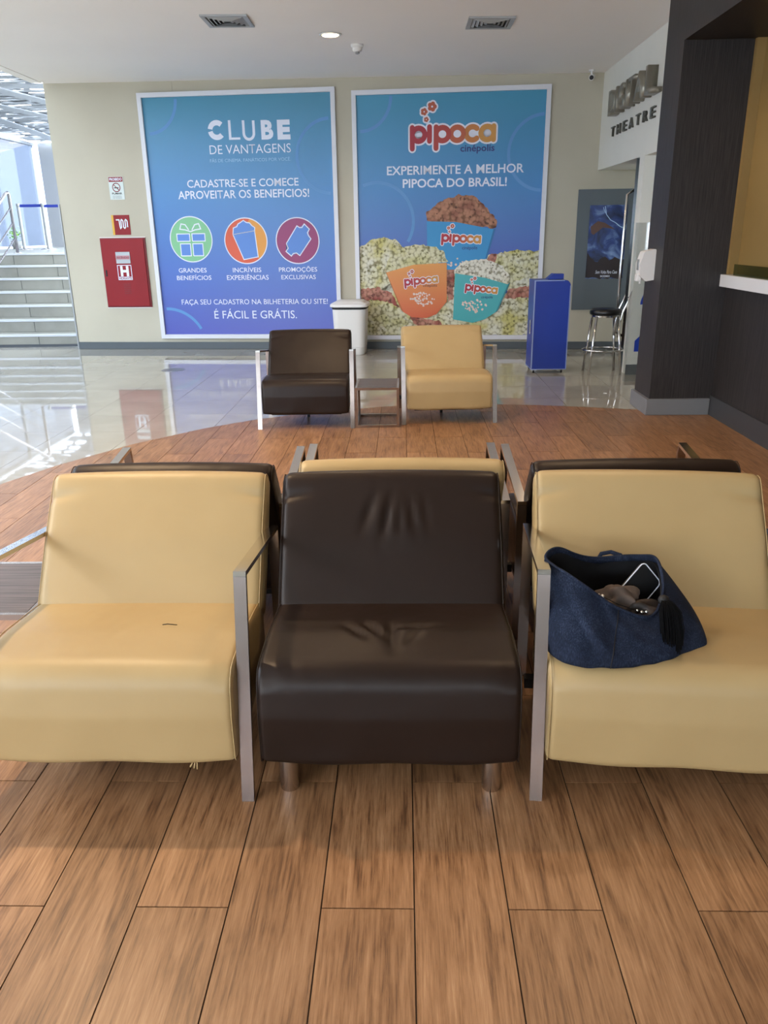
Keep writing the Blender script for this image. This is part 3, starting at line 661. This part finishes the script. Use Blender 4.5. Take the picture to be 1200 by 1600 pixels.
obj('sensor_tip', lathe(bmesh.new(), [(.020, -.0621), (.020, -.075), (.010, -.080)], 20), M['alu'], t, angle=35)

# ------------------------------------------------------------------ armchairs
def bumps(lst):
    """lst: (u, v, angle, length, width, depth) creases -> displacement function of face coordinates (u, v)"""
    def f(u, v):
        d = 0
        for a, b, an, L, w, dep in lst:
            x = (u-a)*cos(an)+(v-b)*sin(an); y = -(u-a)*sin(an)+(v-b)*cos(an)
            if abs(x) < 3*L and abs(y) < 3*w: d -= dep*exp(-(x/L)**2-(y/w)**2)
        return d
    return f
def cushion(profile, w, crown, dfun, nx=56, step=.011, er=.020):
    """loft a closed side outline (y, z) across x; ends rounded with radius er, faces crowned, dfun(x, y, z, ny, nz) pushes along the normal"""
    pr = resample(profile, step); n = len(pr); cy = sum(p[0] for p in pr)/n; cz = sum(p[1] for p in pr)/n
    nrm = []
    for i in range(n):
        a = Vector(pr[i-1]); b = Vector(pr[(i+1) % n]); d = (b-a).normalized(); q = Vector((d.y, -d.x))
        if q.dot(Vector(pr[i])-Vector((cy, cz))) < 0: q = -q
        nrm.append(q)
    xs = []
    for k in range(6): xs.append((-w/2+er*(1-cos(k/6*pi/2)), er*(1-sin(k/6*pi/2))))
    for k in range(nx+1): xs.append((-w/2+er+(w-2*er)*k/nx, 0))
    for k in range(5, -1, -1): xs.append((w/2-er*(1-cos(k/6*pi/2)), er*(1-sin(k/6*pi/2))))
    verts = []; faces = []
    for x, ins in xs:
        e = max(0, 1-(2*x/w)**2)
        for i in range(n):
            q = nrm[i]; d = -ins+crown*(e**.6)+ (dfun(x, pr[i][0], pr[i][1], q.x, q.y) if dfun else 0)
            verts.append((x, pr[i][0]+q.x*d, pr[i][1]+q.y*d))
    m_ = len(xs)
    for a in range(m_-1):
        for i in range(n): faces.append((a*n+i, (a+1)*n+i, (a+1)*n+(i+1) % n, a*n+(i+1) % n))
    # closing sides, slightly domed
    for a, s in ((0, -1), (m_-1, 1)):
        c = len(verts); verts.append((xs[a][0]+s*.004, cy, cz)); mid = []
        for i in range(n):
            v = verts[a*n+i]; verts.append((xs[a][0]+s*.003, cy+(v[1]-cy)*.55, cz+(v[2]-cz)*.55)); mid.append(c+1+i)
        for i in range(n):
            j = (i+1) % n; q = (a*n+i, mid[i], mid[j], a*n+j); t_ = (mid[i], c, mid[j])
            faces.append(q if s > 0 else q[::-1]); faces.append(t_ if s > 0 else t_[::-1])
    b = bmesh.new(); vs = [b.verts.new(v) for v in verts]
    for f in faces: b.faces.new([vs[i] for i in f])
    return b, pr, nrm
SEAT = rpoly([(.0, .115, .018), (-.004, .250, .12), (.012, .372, .060), (.20, .378, .3), (.47, .350, .02), (.47, .135, .03)], 6)
B0 = Vector((.395, .335)); BT = Vector((.648, .688)); bd = (BT-B0).normalized(); bn = Vector((bd.y, -bd.x))   # bn points backwards/down
BK = [(B0.x, B0.y, .03), (B0.x+(BT.x-B0.x)*.5-.006, B0.y+(BT.y-B0.y)*.5+.004, .6), (BT.x, BT.y, .035), (BT.x+bn.x*.078, BT.y+bn.y*.078, .036), (B0.x+bn.x*.10, B0.y+bn.y*.10, .03)]
BACK = rpoly(BK, 6)
SIDE_DENT = [(-.33, .62, .12, .085, .010, .010), (.33, .62, -.12, .085, .010, .010)]
CRE_BACK = [(-.066, .580, 1.15, .042, .012, .010), (-.012, .566, 1.30, .046, .011, .014), (.026, .564, 1.5, .036, .009, .010), (.062, .570, 1.78, .040, .011, .010), (.105, .574, 1.8, .034, .010, .006), (.02, .57, 0, .10, .055, -.010)]
CRE_SEAT = [(-.085, .20, -.9, .05, .012, .010), (-.045, .215, -1.05, .055, .012, .013), (.005, .19, -1.5, .065, .014, .014), (.075, .225, .2, .045, .012, .011), (.06, .16, 1.0, .035, .012, .007), (.02, .20, 0, .13, .08, -.009)]
def make_chair(label, colour, loc, rz, w=.650, arms=(1, 1), legs=False, centre=False, zs=1.0, tear=False):
    t = empty('armchair', loc, rz, label, 'armchair'); t.scale = (1, 1, zs)
    mt = M[colour]
    sb = bumps(SIDE_DENT+(CRE_BACK if centre else [])); ss = bumps(CRE_SEAT if centre else [(random.uniform(-.1, .1), .2, .8, .05, .02, .002)])
    def dback(x, y, z, ny, nz):
        if ny > -.35 and nz < .3: return 0
        return sb(x, z)
    def dseat(x, y, z, ny, nz):
        d = 0
        if nz > .5: d += ss(x, y)
        if nz > .2 and centre: d += -.004*exp(-((x+.0)/.2)**2-((y-.2)/.15)**2)
        # pinched corner folds at the front ends of the top
        for s in (-1, 1):
            d += -.006*exp(-((x-s*w*.47)/.03)**2-((y-.03)/.05)**2)*(1 if nz > .3 else 0)
        d += .0025*sin(x*19+w*7)*exp(-((z-.12)/.03)**2)
        return d
    b, pr, nr = cushion(SEAT, w, .006, dseat); s = obj('seat', b, mt, t, smooth=True)
    b2, pr2, nr2 = cushion(BACK, w+.010, .010, dback, er=.026); k = obj('backrest', b2, mt, t, smooth=True)
    for (pp, nn, ww, par, er) in ((pr, nr, w, s, .020), (pr2, nr2, w+.010, k, .026)):
        for sd_ in (-1, 1):
            x = sd_*(ww/2-er*.25); ins = er*.25
            pts = [(x, p[0]-q.x*(ins-.0045), p[1]-q.y*(ins-.0045)) for p, q in zip(pp, nn)]
            obj('piping', tube(bmesh.new(), pts[::2], .0016, 5, close=True), mt, par, smooth=True)
    f = bmesh.new(); box(f, -w/2+.06, w/2-.06, .06, .42, .098, .118); obj('underframe', f, M['black'], t)
    for side in (0, 1):
        if not arms[side]: continue
        c = (-1 if side == 0 else 1)*.343; hw = .0155
        a = empty('arm_frame', (c, 0, 0)); a.parent = t
        b = bmesh.new(); prism(b, [(-.002, 0), (.012, 0), (.118, .5775), (.104, .5785)], -hw, hw, 'x'); obj('front_post', b, M['bchrome'], a)
        b = bmesh.new(); prism(b, [(.104, .579), (.106, .5915), (.61, .5245), (.61, .512)], -hw, hw, 'x'); obj('armrest', b, M['chrome'], a)
        b = bmesh.new(); prism(b, [(.598, 0), (.610, 0), (.610, .5115), (.598, .5130)], -hw, hw, 'x'); obj('rear_post', b, M['bchrome'], a)
        obj('bracket', bx(-hw if c > 0 else -.0155, .0155 if c < 0 else hw, .30, .33, .14, .17), M['black'], a)
    if legs:
        for x, y in ((-.262, .065), (.262, .065), (-.262, .42), (.262, .42)):
            obj('leg', lathe(bmesh.new(), [(.024, 0), (.025, .002), (.025, .118)], 28, x, y), M['legsteel'], t, angle=40)
    else:
        for x in (-.02,): obj('foot', bx(x-.01, x+.01, .40, .42, 0, .10), M['black'], t)
    if tear:
        b = bmesh.new()
        for dx in (-.012, 0, .01): tube(b, [(.215+dx*.3, .012, .118), (.215+dx*.6, .004, .110), (.213+dx*.8, .0, .100-dx*.3)], .0022, 5)
        obj('torn_threads', b, mt, t, smooth=True)
        b = bmesh.new(); tube(b, [(.095, .235, .3805), (.108, .238, .3815), (.12, .236, .381), (.135, .234, .3805)], .0012, 5); obj('seat_cut', b, M['brown'], t, smooth=True)
    return t
make_chair('cream leather armchair at the left of the front row, arm posts at both sides', 'cream', (-.745, 1.645, 0), 0, tear=True)
make_chair('brown armless chair with creased seat in the middle of the front row', 'brown', (-.040, 1.640, 0), 0, w=.648, arms=(0, 0), legs=True, centre=True)
make_chair('cream armchair at the right of the front row holding the denim bag', 'cream', (.671, 1.625, 0), R(-4.5))
make_chair('brown armchair facing away, back to back with the left cream armchair', 'brown', (-.745, 3.09, 0), pi, zs=.985)
make_chair('cream armchair facing away, behind the brown armless chair', 'cream', (-.008, 3.09, 0), pi, zs=1.0)
make_chair('brown armchair facing away, back to back with the chair holding the bag', 'brown', (.735, 3.10, 0), pi, zs=.985)
make_chair('brown leather armchair with steel arms standing alone before the CLUBE poster', 'brown', (-.722, 5.715, 0), R(1.4), w=.640, zs=.955)
make_chair('cream leather armchair with steel arms right of the small far side table', 'cream', (.345, 5.84, 0), R(3.5), w=.640, zs=.965)

# ------------------------------------------------------------------ side tables
def side_table(label, x, y, w, d, h, rz=0):
    t = empty('side_table', (x, y, 0), rz, label, 'table'); s = .018
    obj('tabletop', bx(-w/2+s, w/2-s, -d/2+s, d/2-s, h-.016, h+.001), M['tabletop'], t)
    for z in (h-s, 0):
        for a in (-1, 1):
            y0 = a*(d/2-s/2); obj('rail', bx(-w/2+s, w/2-s, y0-s/2, y0+s/2, z, z+s), M['bchrome'], t)
            x0 = a*(w/2-s/2); obj('rail', bx(x0-s/2, x0+s/2, -d/2+s, d/2-s, z, z+s), M['bchrome'], t)
    for a in (-1, 1):
        for c in (-1, 1): obj('leg', bx(a*(w/2-s/2)-s/2, a*(w/2-s/2)+s/2, c*(d/2-s/2)-s/2, c*(d/2-s/2)+s/2, 0, h), M['bchrome'], t)
side_table('small dark-topped steel cube side table between the two far armchairs', -.196, 5.94, .325, .40, .297)
side_table('dark-topped steel side table at the left of the front cream armchair', -1.285, 2.27, .36, .40, .315)

# ------------------------------------------------------------------ denim bag on the right chair
def denim():
    m = mat('dark_denim', srgb(28, 40, 72), .85, spec=.2); v = coords(m)
    n = node(m, 'ShaderNodeTexNoise', Scale=14, Detail=6, Roughness=.7); link(m, v, n.inputs[0])
    n2 = node(m, 'ShaderNodeTexNoise', Scale=420, Detail=2); link(m, coords(m, (1, 1, .25)), n2.inputs[0])
    mm = node(m, 'ShaderNodeMath'); mm.operation = 'MULTIPLY_ADD'; mm.inputs[1].default_value = .5; link(m, n2.outputs[0], mm.inputs[0])
    m3 = node(m, 'ShaderNodeMath'); m3.operation = 'MULTIPLY'; m3.inputs[1].default_value = .5; link(m, n.outputs[0], m3.inputs[0]); link(m, m3.outputs[0], mm.inputs[2])
    r = ramp(m, (.36, srgb(16, 22, 36)), (.52, srgb(27, 35, 53)), (.68, srgb(52, 62, 82))); link(m, mm.outputs[0], r.inputs[0]); link(m, r.outputs[0], P(m).inputs['Base Color'])
    b = node(m, 'ShaderNodeBump', Strength=.4, Distance=.001); link(m, n2.outputs[0], b.inputs['Height']); link(m, b.outputs[0], P(m).inputs['Normal']); return m
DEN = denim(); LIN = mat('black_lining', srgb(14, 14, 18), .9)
BO = Vector((.53, 1.83, .3785))
bagt = empty('denim_bag', BO, 0, 'open dark blue denim tote bag with a black tassel lying on the right cream seat', 'bag')
rim = [(.357, 1.85, .582), (.372, 1.80, .580), (.392, 1.775, .575), (.437, 1.75, .550), (.496, 1.745, .507), (.545, 1.75, .480), (.585, 1.757, .464), (.615, 1.772, .462), (.640, 1.80, .480),
       (.655, 1.835, .505), (.660, 1.88, .535), (.655, 1.925, .552), (.620, 1.945, .548), (.575, 1.95, .545), (.516, 1.95, .540), (.480, 1.945, .545), (.447, 1.93, .560), (.405, 1.91, .584), (.375, 1.885, .590)]
base = [(.352, 1.80), (.356, 1.755), (.375, 1.72), (.415, 1.695), (.46, 1.690), (.52, 1.694), (.58, 1.708), (.64, 1.730), (.70, 1.765),
        (.755, 1.80), (.765, 1.845), (.73, 1.90), (.66, 1.935), (.59, 1.945), (.52, 1.945), (.46, 1.94), (.41, 1.92), (.375, 1.89), (.355, 1.85)]
def closed_spline(pts, n):
    L = len(pts); out = []
    for k in range(n):
        t = k/n*L; i = int(t); f = t-i; p = [Vector(pts[(i+j) % L]) for j in (-1, 0, 1, 2)]
        out.append(.5*((2*p[1])+(p[2]-p[0])*f+(2*p[0]-5*p[1]+4*p[2]-p[3])*f*f+(-p[0]+3*p[1]-3*p[2]+p[3])*f**3))
    return out
nb = 144; rr_ = closed_spline(rim, nb); bb_ = closed_spline([(a, b, .3785) for a, b in base], nb); nv = 30
bb_ = [Vector((p.x, p.y-(.034 if p.y < 1.80 else .034*max(0, (1.85-p.y)/.05)), p.z)) for p in bb_]
def folds(p, o, t):
    if o.y > -.2: return .0025*sin(p.x*90+t*9)*sin(t*11+p.x*30)
    g = lambda x0, tc, tw, w, d: -d*exp(-((t-tc)/tw)**2)*exp(-((p.x-x0)/w)**2)
    return (g(.385+.09*(1-t), .42, .26, .020, .014)+g(.465+.09*(1-t), .66, .24, .022, .014)+g(.62+.08*(1-t), .5, .25, .03, .008)
            - g(.425+.09*(1-t), .45, .28, .016, .006)+.0025*sin(p.x*90+t*9)*sin(t*11+p.x*30))
cB = Vector((.55, 1.80, .3785)); verts = []; faces = []
for j in range(nv+1):
    t = j/nv
    for i in range(nb):
        p = bb_[i].lerp(rr_[i], t); o = (p-Vector((.53, 1.83, p.z))); o.z = 0; o.normalize()
        bul = .020*sin(pi*min(1, t*1.05))+folds(p, o, t)
        q = p+o*bul
        if j == 0: q = cB+(q-cB)*.97
        if j == 1: q.z += -.004
        verts.append(q-BO)
for j in range(nv):
    for i in range(nb): faces.append((j*nb+i, j*nb+(i+1) % nb, (j+1)*nb+(i+1) % nb, (j+1)*nb+i))
faces.append(tuple(range(nb))[::-1])
body = obj('bag_body', (verts, faces), DEN, bagt, smooth=True)
sm = body.modifiers.new('s', 'SOLIDIFY'); sm.thickness = .004; sm.offset = -1
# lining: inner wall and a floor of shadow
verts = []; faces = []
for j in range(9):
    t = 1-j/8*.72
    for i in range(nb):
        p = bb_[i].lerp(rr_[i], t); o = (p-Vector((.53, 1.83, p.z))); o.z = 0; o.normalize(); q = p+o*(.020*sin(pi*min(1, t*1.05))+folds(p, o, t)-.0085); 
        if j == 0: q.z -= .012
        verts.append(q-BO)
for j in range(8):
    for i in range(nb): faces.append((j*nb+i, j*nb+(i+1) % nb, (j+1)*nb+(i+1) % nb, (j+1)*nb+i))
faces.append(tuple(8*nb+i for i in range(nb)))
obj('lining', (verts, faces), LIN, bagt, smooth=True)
hem = bmesh.new(); tube(hem, [p-BO for p in rr_], .0042, 6, close=True); obj('rim_hem', hem, DEN, bagt, smooth=True)
i0 = 26
def on_bag(i, t, o_=0):
    p = bb_[i].lerp(rr_[i], t); o = (p-Vector((.53, 1.83, p.z))); o.z = 0; o.normalize(); return p+o*(.020*sin(pi*min(1, t*1.05))+folds(p, o, t)+o_)-BO
obj('side_seam', tube(bmesh.new(), [on_bag(34, k/14, .001) for k in range(15)], .0013, 5), M['black'], bagt, smooth=True)
obj('handle_strap', tube(bmesh.new(), [Vector(p)-BO for p in ((.515, 1.955, .530), (.525, 1.96, .548), (.55, 1.962, .552), (.575, 1.957, .545), (.585, 1.955, .530))], .006, 8), DEN, bagt, smooth=True)
tb = bmesh.new(); root = Vector((.640, 1.782, .498))
for k in range(170):
    a = random.uniform(-1, 1); c = random.uniform(-1, 1); e = Vector((.640+.024*a+.012, 1.722+.014*c, .400+random.uniform(-.016, .012)))
    mid = root.lerp(e, .40)+Vector((.016*a, -.016+.008*c, .026)); q = [root+Vector((.006*a, .004*c, .0)), mid.lerp(root, .45)+Vector((0, -.002, .010)), mid, mid.lerp(e, .5)+Vector((.003*a, -.005, .004)), e]
    tube(tb, [p-BO for p in q], .0011, 4)
ts = obj('tassel', tb, mat('black_fringe', srgb(7, 7, 9), .9, spec=.15), bagt, smooth=True); ts['kind'] = 'stuff'
obj('tassel_knot', lathe(bmesh.new(), [(.004, -.012), (.012, -.008), (.014, 0), (.011, .008), (.004, .012)], 14), M['black'], bagt, loc=root-BO, smooth=True)
# contents: scarf, phone, pouch and keyring
def blob(name, c, r, mt, seed, parent=None, lump=.25):
    b = bmesh.new(); bmesh.ops.create_icosphere(b, subdivisions=4, radius=1); rnd = random.Random(seed); ph = [rnd.uniform(0, 6) for _ in range(6)]
    for v in b.verts:
        p = v.co; k = 1+lump*(sin(p.x*4+ph[0])*sin(p.y*5+ph[1])+.6*sin(p.z*7+ph[2]+p.x*3)+.4*sin(p.y*11+ph[3]))*.5
        v.co = Vector((p.x*r[0]*k, p.y*r[1]*k, p.z*r[2]*k))
    return obj(name, b, mt, parent, c, smooth=True)
s = blob('scarf', (.545, 1.835, .468), (.048, .046, .038), varied('taupe_cloth', srgb(72, 62, 56), srgb(100, 86, 78), 20, .9), 3, lump=.45); tag(s, 'crumpled taupe scarf inside the open denim bag', 'scarf')
s = blob('pouch', (.592, 1.805, .446), (.055, .034, .030), varied('black_brown_pouch', srgb(18, 14, 13), srgb(58, 44, 36), 26, .6), 9, lump=.6); tag(s, 'dark shiny patterned pouch in the front of the denim bag', 'pouch')
ph = empty('smartphone', (.606, 1.885, .480), 0, 'black smartphone with a white rim sticking out of the denim bag', 'phone'); ph.rotation_euler = (R(-18), R(50), R(8))
b = prism(bmesh.new(), rpoly([(-.042, -.06, .014), (.042, -.06, .014), (.042, .06, .014), (-.042, .06, .014)], 5), -.0035, .0035, 'y'); obj('case', b, M['black'], ph)
obj('white_rim', tube(bmesh.new(), [(x, -.0035, z) for x, z in rpoly([(-.042, -.06, .014), (.042, -.06, .014), (.042, .06, .014), (-.042, .06, .014)], 5)], .0017, 6, close=True), PW_, ph, smooth=True)
kr = empty('key_ring', (.470, 1.782, .512), 0, 'shiny metal beads resting on the front rim inside the denim bag', 'keyring')
for k, (dx, dy, dz, rr) in enumerate(((0, 0, 0, .006), (.011, .002, -.002, .005), (.020, .003, -.006, .006), (.118, -.004, -.046, .005), (.130, -.002, -.046, .005), (.140, .004, -.043, .004), (.107, -.002, -.042, .004))):
    b = bmesh.new(); bmesh.ops.create_icosphere(b, subdivisions=2, radius=rr); obj('bead', b, M['chrome'], kr, (dx, dy, dz), smooth=True)
obj('bead_cord', tube(bmesh.new(), [(0, 0, 0), (.02, .003, -.006), (.06, .006, -.028), (.107, -.002, -.042), (.140, .004, -.043)], .0012, 5), M['black'], kr, smooth=True)

# ------------------------------------------------------------------ waste bin, blue cabinet, bar stool
tb_ = empty('pedal_bin', (-.625, 9.62, 0), WA, 'tall white plastic pedal bin between the two posters behind the brown armchair', 'bin')
def loft(rings):
    b = bmesh.new(); vs = []
    for z, w, d, r, oy in rings: vs.append([b.verts.new((x, y+oy, z)) for x, y in rpoly([(-w/2, -d/2, r), (w/2, -d/2, r), (w/2, d/2, r), (-w/2, d/2, r)], 6)])
    n = len(vs[0])
    for i in range(len(vs)-1):
        for k in range(n): b.faces.new((vs[i][k], vs[i][(k+1) % n], vs[i+1][(k+1) % n], vs[i+1][k]))
    b.faces.new(vs[0][::-1]); b.faces.new(vs[-1]); return b
obj('bin_body', loft([(0, .33, .30, .07, 0), (.012, .345, .315, .07, 0), (.085, .350, .32, .07, 0), (.09, .358, .33, .07, 0), (.545, .40, .38, .08, 0), (.55, .385, .365, .08, 0)]), M['white'], tb_, angle=40)
obj('bin_liner', loft([(.528, .402, .384, .08, 0), (.548, .408, .39, .08, 0), (.552, .40, .38, .08, 0)]), M['black'], tb_, angle=40)
obj('bin_lid', loft([(.553, .43, .41, .08, 0), (.560, .445, .425, .08, 0), (.585, .44, .42, .08, 0), (.598, .40, .38, .07, 0), (.600, .37, .35, .06, 0), (.606, .36, .34, .06, 0), (.622, .30, .27, .05, .01)]), M['white'], tb_, angle=30)
obj('pedal', bx(-.05, .05, -.20, -.14, .012, .032, bev=.004), M['black'], tb_)
bc = empty('blue_cabinet', (1.29, 8.05, 0), 0, 'tall narrow blue collection cabinet on castors right of the popcorn poster', 'cabinet')
W_, D_, H_ = .35, .36, .905
prof = rpoly([(0, .045, .001), (W_, .045, .001), (W_, H_-.03, .05), (W_-.03, H_, .03), (0, H_, .001)], 4)
obj('cabinet_body', prism(bmesh.new(), prof, 0, D_, 'y'), M['blue'], bc)
for a in (bx(-.004, .008, -.005, .0, .045, H_+.004), bx(.008, W_-.06, -.005, 0, H_-.006, H_+.004), bx(W_-.006, W_+.003, -.005, 0, .045, H_-.05), bx(-.004, W_, -.005, D_, .038, .0445)): obj('edge_trim', a, M['trim'], bc)
obj('slot_hood', prism(bmesh.new(), [(.14, H_+.004), (.30, H_+.004), (.30, H_+.055), (.20, H_+.055)], .12, .26, 'y'), M['blue'], bc)
obj('side_latch', bx(-.012, 0, .10, .13, .38, .52, bev=.003), M['chrome'], bc)
for x in (.03, W_-.04):
    for y in (.03, D_-.04):
        c = empty('castor', (x, y, 0)); c.parent = bc
        b = bmesh.new(); tube(b, [(-.008, 0, .016), (.008, 0, .016)], .0155, 16); obj('wheel', b, M['black'], c); obj('fork', bx(-.012, .012, -.006, .016, .018, .038), M['chrome'], c)
st = empty('bar_stool', (2.0, 8.05, 0), 0, 'chrome bar stool with a round black seat in front of the grey board', 'stool')
obj('seat', lathe(bmesh.new(), [(.13, .572), (.152, .578), (.158, .60), (.152, .622), (.13, .632), (.06, .637)], 40), M['blackpad'], st, smooth=True)
obj('seat_ring', lathe(bmesh.new(), [(.138, .556), (.140, .5715), (.10, .5715), (.10, .556)], 32), M['chrome'], st, angle=40)
for a in (45, 135, 225, 315):
    c, s = cos(R(a)), sin(R(a)); obj('leg', tube(bmesh.new(), [(.235*c*.95, .185*s, 0), (.150*c, .135*s, .563)], .0115, 12), M['chrome'], st, smooth=True)
obj('foot_ring', tube(bmesh.new(), [(.205*cos(2*pi*k/40), .165*sin(2*pi*k/40), .235) for k in range(40)], .009, 8, close=True), M['chrome'], st, smooth=True)
for s in (-.085, .085): obj('back_post', tube(bmesh.new(), [(.115, s, .36), (.125, s, .50), (.142, s, .60), (.185, s, .70), (.235, s, .835)], .010, 10), M['chrome'], st, smooth=True)
for k in range(4): obj('back_rung', tube(bmesh.new(), [(.200+k*.011, -.085, .735+k*.027), (.215+k*.011, 0, .735+k*.027), (.200+k*.011, .085, .735+k*.027)], .006, 8), M['chrome'], st, smooth=True)

# ------------------------------------------------------------------ staircase and atrium at the left
stc = sempty('staircase', (0, 0, 0)); RH, RD, SY = .165, .30, 10.5
for i in range(7):
    y = SY+i*RD; z = i*RH
    obj('step', bx(-8.6, -4.21, y+.008, y+RD+.3, z, z+RH-.012), M['stairbase'], stc)
    x = -4.22+(-.0 if i == 0 else 0)-(.17*i) % .6; xr = -4.215
    while xr > -8.55:
        xl = max(x if x < xr-.03 else x-.6, -8.59)
        z0_ = z+.001 if i else z+.035
        obj('riser_tile', bx(xl+.004, xr-.004, y, y+.0078, z0_, z+RH-.0305), M['stair'], stc)
        obj('tread_tile', bx(xl+.0015, xr-.0015, y+.012, y+RD-.001, z+RH-.0118, z+RH-.0005), M['stair'], stc)
        xr = xl; x = xl-.6
    obj('nosing', bx(-8.59, -4.212, y-.012, y+.0115, z+RH-.030, z+RH+.001, bev=.003), M['nosing'], stc)
ZL = 7*RH
struct('landing_floor', bx(-30, -3.2, SY+7*RD, 20.4, ZL-.2, ZL-.0005), M['stair'])
struct('landing_base', bx(-30, -8.62, SY, SY+7*RD-.001, 0, ZL-.0005), M['wwall'])
hr = empty('stair_handrail', (-5.79, 12.36, 0), 0, 'steel stair handrail with sloping bars at the left edge', 'handrail')
sl = RH/RD
b = bmesh.new(); tube(b, [(0, 0, ZL), (0, 0, ZL+.82), (0, -.03, ZL+.845), (0, -.10, ZL+.825), (0, -1.9, ZL+.845-1.9*sl)], .022, 12); obj('top_rail', b, M['steel'], hr, smooth=True)
for k in (1, 2, 3): obj('middle_rail', tube(bmesh.new(), [(0, 0, ZL+.85-.21*k), (0, -1.9, ZL+.845-1.9*sl-.21*k)], .013, 10), M['steel'], hr, smooth=True)
obj('post', tube(bmesh.new(), [(0, -1.86, ZL-6*RH-.0), (0, -1.86, ZL+.84-1.86*sl)], .02, 10), M['steel'], hr, smooth=True)
obj('floor_flange', lathe(bmesh.new(), [(.06, ZL-.001), (.06, ZL+.008)], 20), M['steel'], hr)
for x, lab in ((-7.30, 'chrome belt post nearer the stair handrail'), (-6.83, 'chrome belt post nearer the cream wall')):
    q = empty('belt_post', (x, 15.9, ZL), 0, lab, 'barrier post')
    obj('base', lathe(bmesh.new(), [(.15, 0), (.15, .012), (.05, .03)], 28), M['steel'], q, angle=30); obj('pole', lathe(bmesh.new(), [(.03, .03), (.03, .78), (.036, .785), (.036, .83)], 20), M['alu'], q, angle=30)
bl = obj('barrier_belt', (lambda b: box(b, -7.27, -6.86, 15.897, 15.903, ZL+.765, ZL+.815))(bmesh.new()), M['belt']); tag(bl, 'blue barrier belt strung between the two chrome posts', 'belt')
bl = obj('barrier_belt', (lambda b: box(b, -6.80, -4.5, 15.897, 15.903, ZL+.755, ZL+.805))(bmesh.new()), M['belt']); tag(bl, 'blue barrier belt running from the right post behind the wall', 'belt')
# glass side and end of the atrium
wn = sempty('window_1', (0, 0, 0)); ZG = 3.45
for k in range(10):
    y0 = -6+k*2.6; obj('pane', bx(-8.62, -8.61, y0+.03, y0+2.57, (ZL if y0 > 9 else 0)+.04, ZG-.06), M['glass'], wn)
    obj('mullion', bx(-8.65, -8.58, y0-.03, y0+.03, 0, ZG-.0), M['roof'], wn)
obj('top_rail', bx(-8.66, -8.57, -6, 20, ZG-.06, ZG), M['roof'], wn)
we = sempty('window_2', (0, 0, 0))
for x0, x1 in ((-8.5, -8.15), (-7.62, -7.50), (-6.2, -6.08), (-4.8, -4.68)): obj('mullion', bx(x0, x1, 20.0, 20.12, ZL, ZG), M['roof'], we)
for x0, x1 in ((-8.15, -7.62), (-7.50, -6.2), (-6.08, -4.8)): obj('pane', bx(x0+.01, x1-.01, 20.05, 20.06, ZL+.03, ZG-.03), M['glass2'], we)
# perforated white roof: sheet of crossing strips
rb = bmesh.new(); rnd = random.Random(11); zr = 3.47
def strip(x0, y0, x1, y1, w, z, h=.03):
    d = Vector((x1-x0, y1-y0)).normalized(); n = Vector((-d.y, d.x))*w/2
    prism(rb, [(x0+n.x, y0+n.y), (x0-n.x, y0-n.y), (x1-n.x, y1-n.y), (x1+n.x, y1+n.y)], z, z+h)
for k in range(210):
    y = rnd.uniform(6.0, 21); a = rnd.uniform(-.36, .36); w = rnd.uniform(.04, .12); strip(-8.6, y, -3.9, y+4.7*a, w, zr+.0002*k, .012)
for k in range(60):
    x = rnd.uniform(-9.5, -3); a = rnd.uniform(-.8, .8); w = rnd.uniform(.05, .12); y = rnd.uniform(6, 18); strip(x, y, x+2.5*a, y+3.2, w, zr+.03+.0002*k, .012)
for x0, x1 in ((-8.3, -5.6), (-6.6, -8.0), (-5.6, -4.0), (-7.3, -4.6)): strip(x0, 6, x1, 21, .26, zr-.02, .02)
struct('lattice_roof', rb, M['roof']); bpy.data.objects['lattice_roof']['kind'] = 'structure'
struct('wall_left_parapet', bx(-4.30, -4.181, -6, 10.2, 3.06, 3.60), M['ceil'])
# outside
struct('ground_outside', bx(-90, 60, -60, 90, -.5, -.12), M['ground'])
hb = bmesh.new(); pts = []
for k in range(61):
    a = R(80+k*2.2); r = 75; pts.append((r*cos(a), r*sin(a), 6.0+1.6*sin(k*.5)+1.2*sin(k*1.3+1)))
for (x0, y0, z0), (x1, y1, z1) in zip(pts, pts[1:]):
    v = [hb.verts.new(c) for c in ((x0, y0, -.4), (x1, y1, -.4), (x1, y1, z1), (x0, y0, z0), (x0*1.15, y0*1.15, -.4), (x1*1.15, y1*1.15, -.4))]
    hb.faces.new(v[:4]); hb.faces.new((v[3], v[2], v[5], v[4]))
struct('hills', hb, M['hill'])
# green shrub beyond the handrail
pl = empty('potted_plant', (-8.05, 17.2, ZL), 0, 'bright green potted plant beyond the stair handrail', 'plant')
obj('pot', lathe(bmesh.new(), [(.08, 0), (.11, .16), (.10, .16)], 20), M['pot'], pl, smooth=True)
b = bmesh.new()
for k in range(90):
    d = Vector((rnd.gauss(0, 1), rnd.gauss(0, 1), rnd.gauss(0, 1))).normalized(); c = Vector((0, 0, .30))+d*rnd.uniform(.05, .17); n = d.cross(Vector((.3, .5, .7))).normalized(); e = d.cross(n)
    v = [b.verts.new(c+n*.03), b.verts.new(c+e*.015), b.verts.new(c-n*.03), b.verts.new(c-e*.015)]; b.faces.new(v)
obj('foliage', b, M['leaf'], pl)
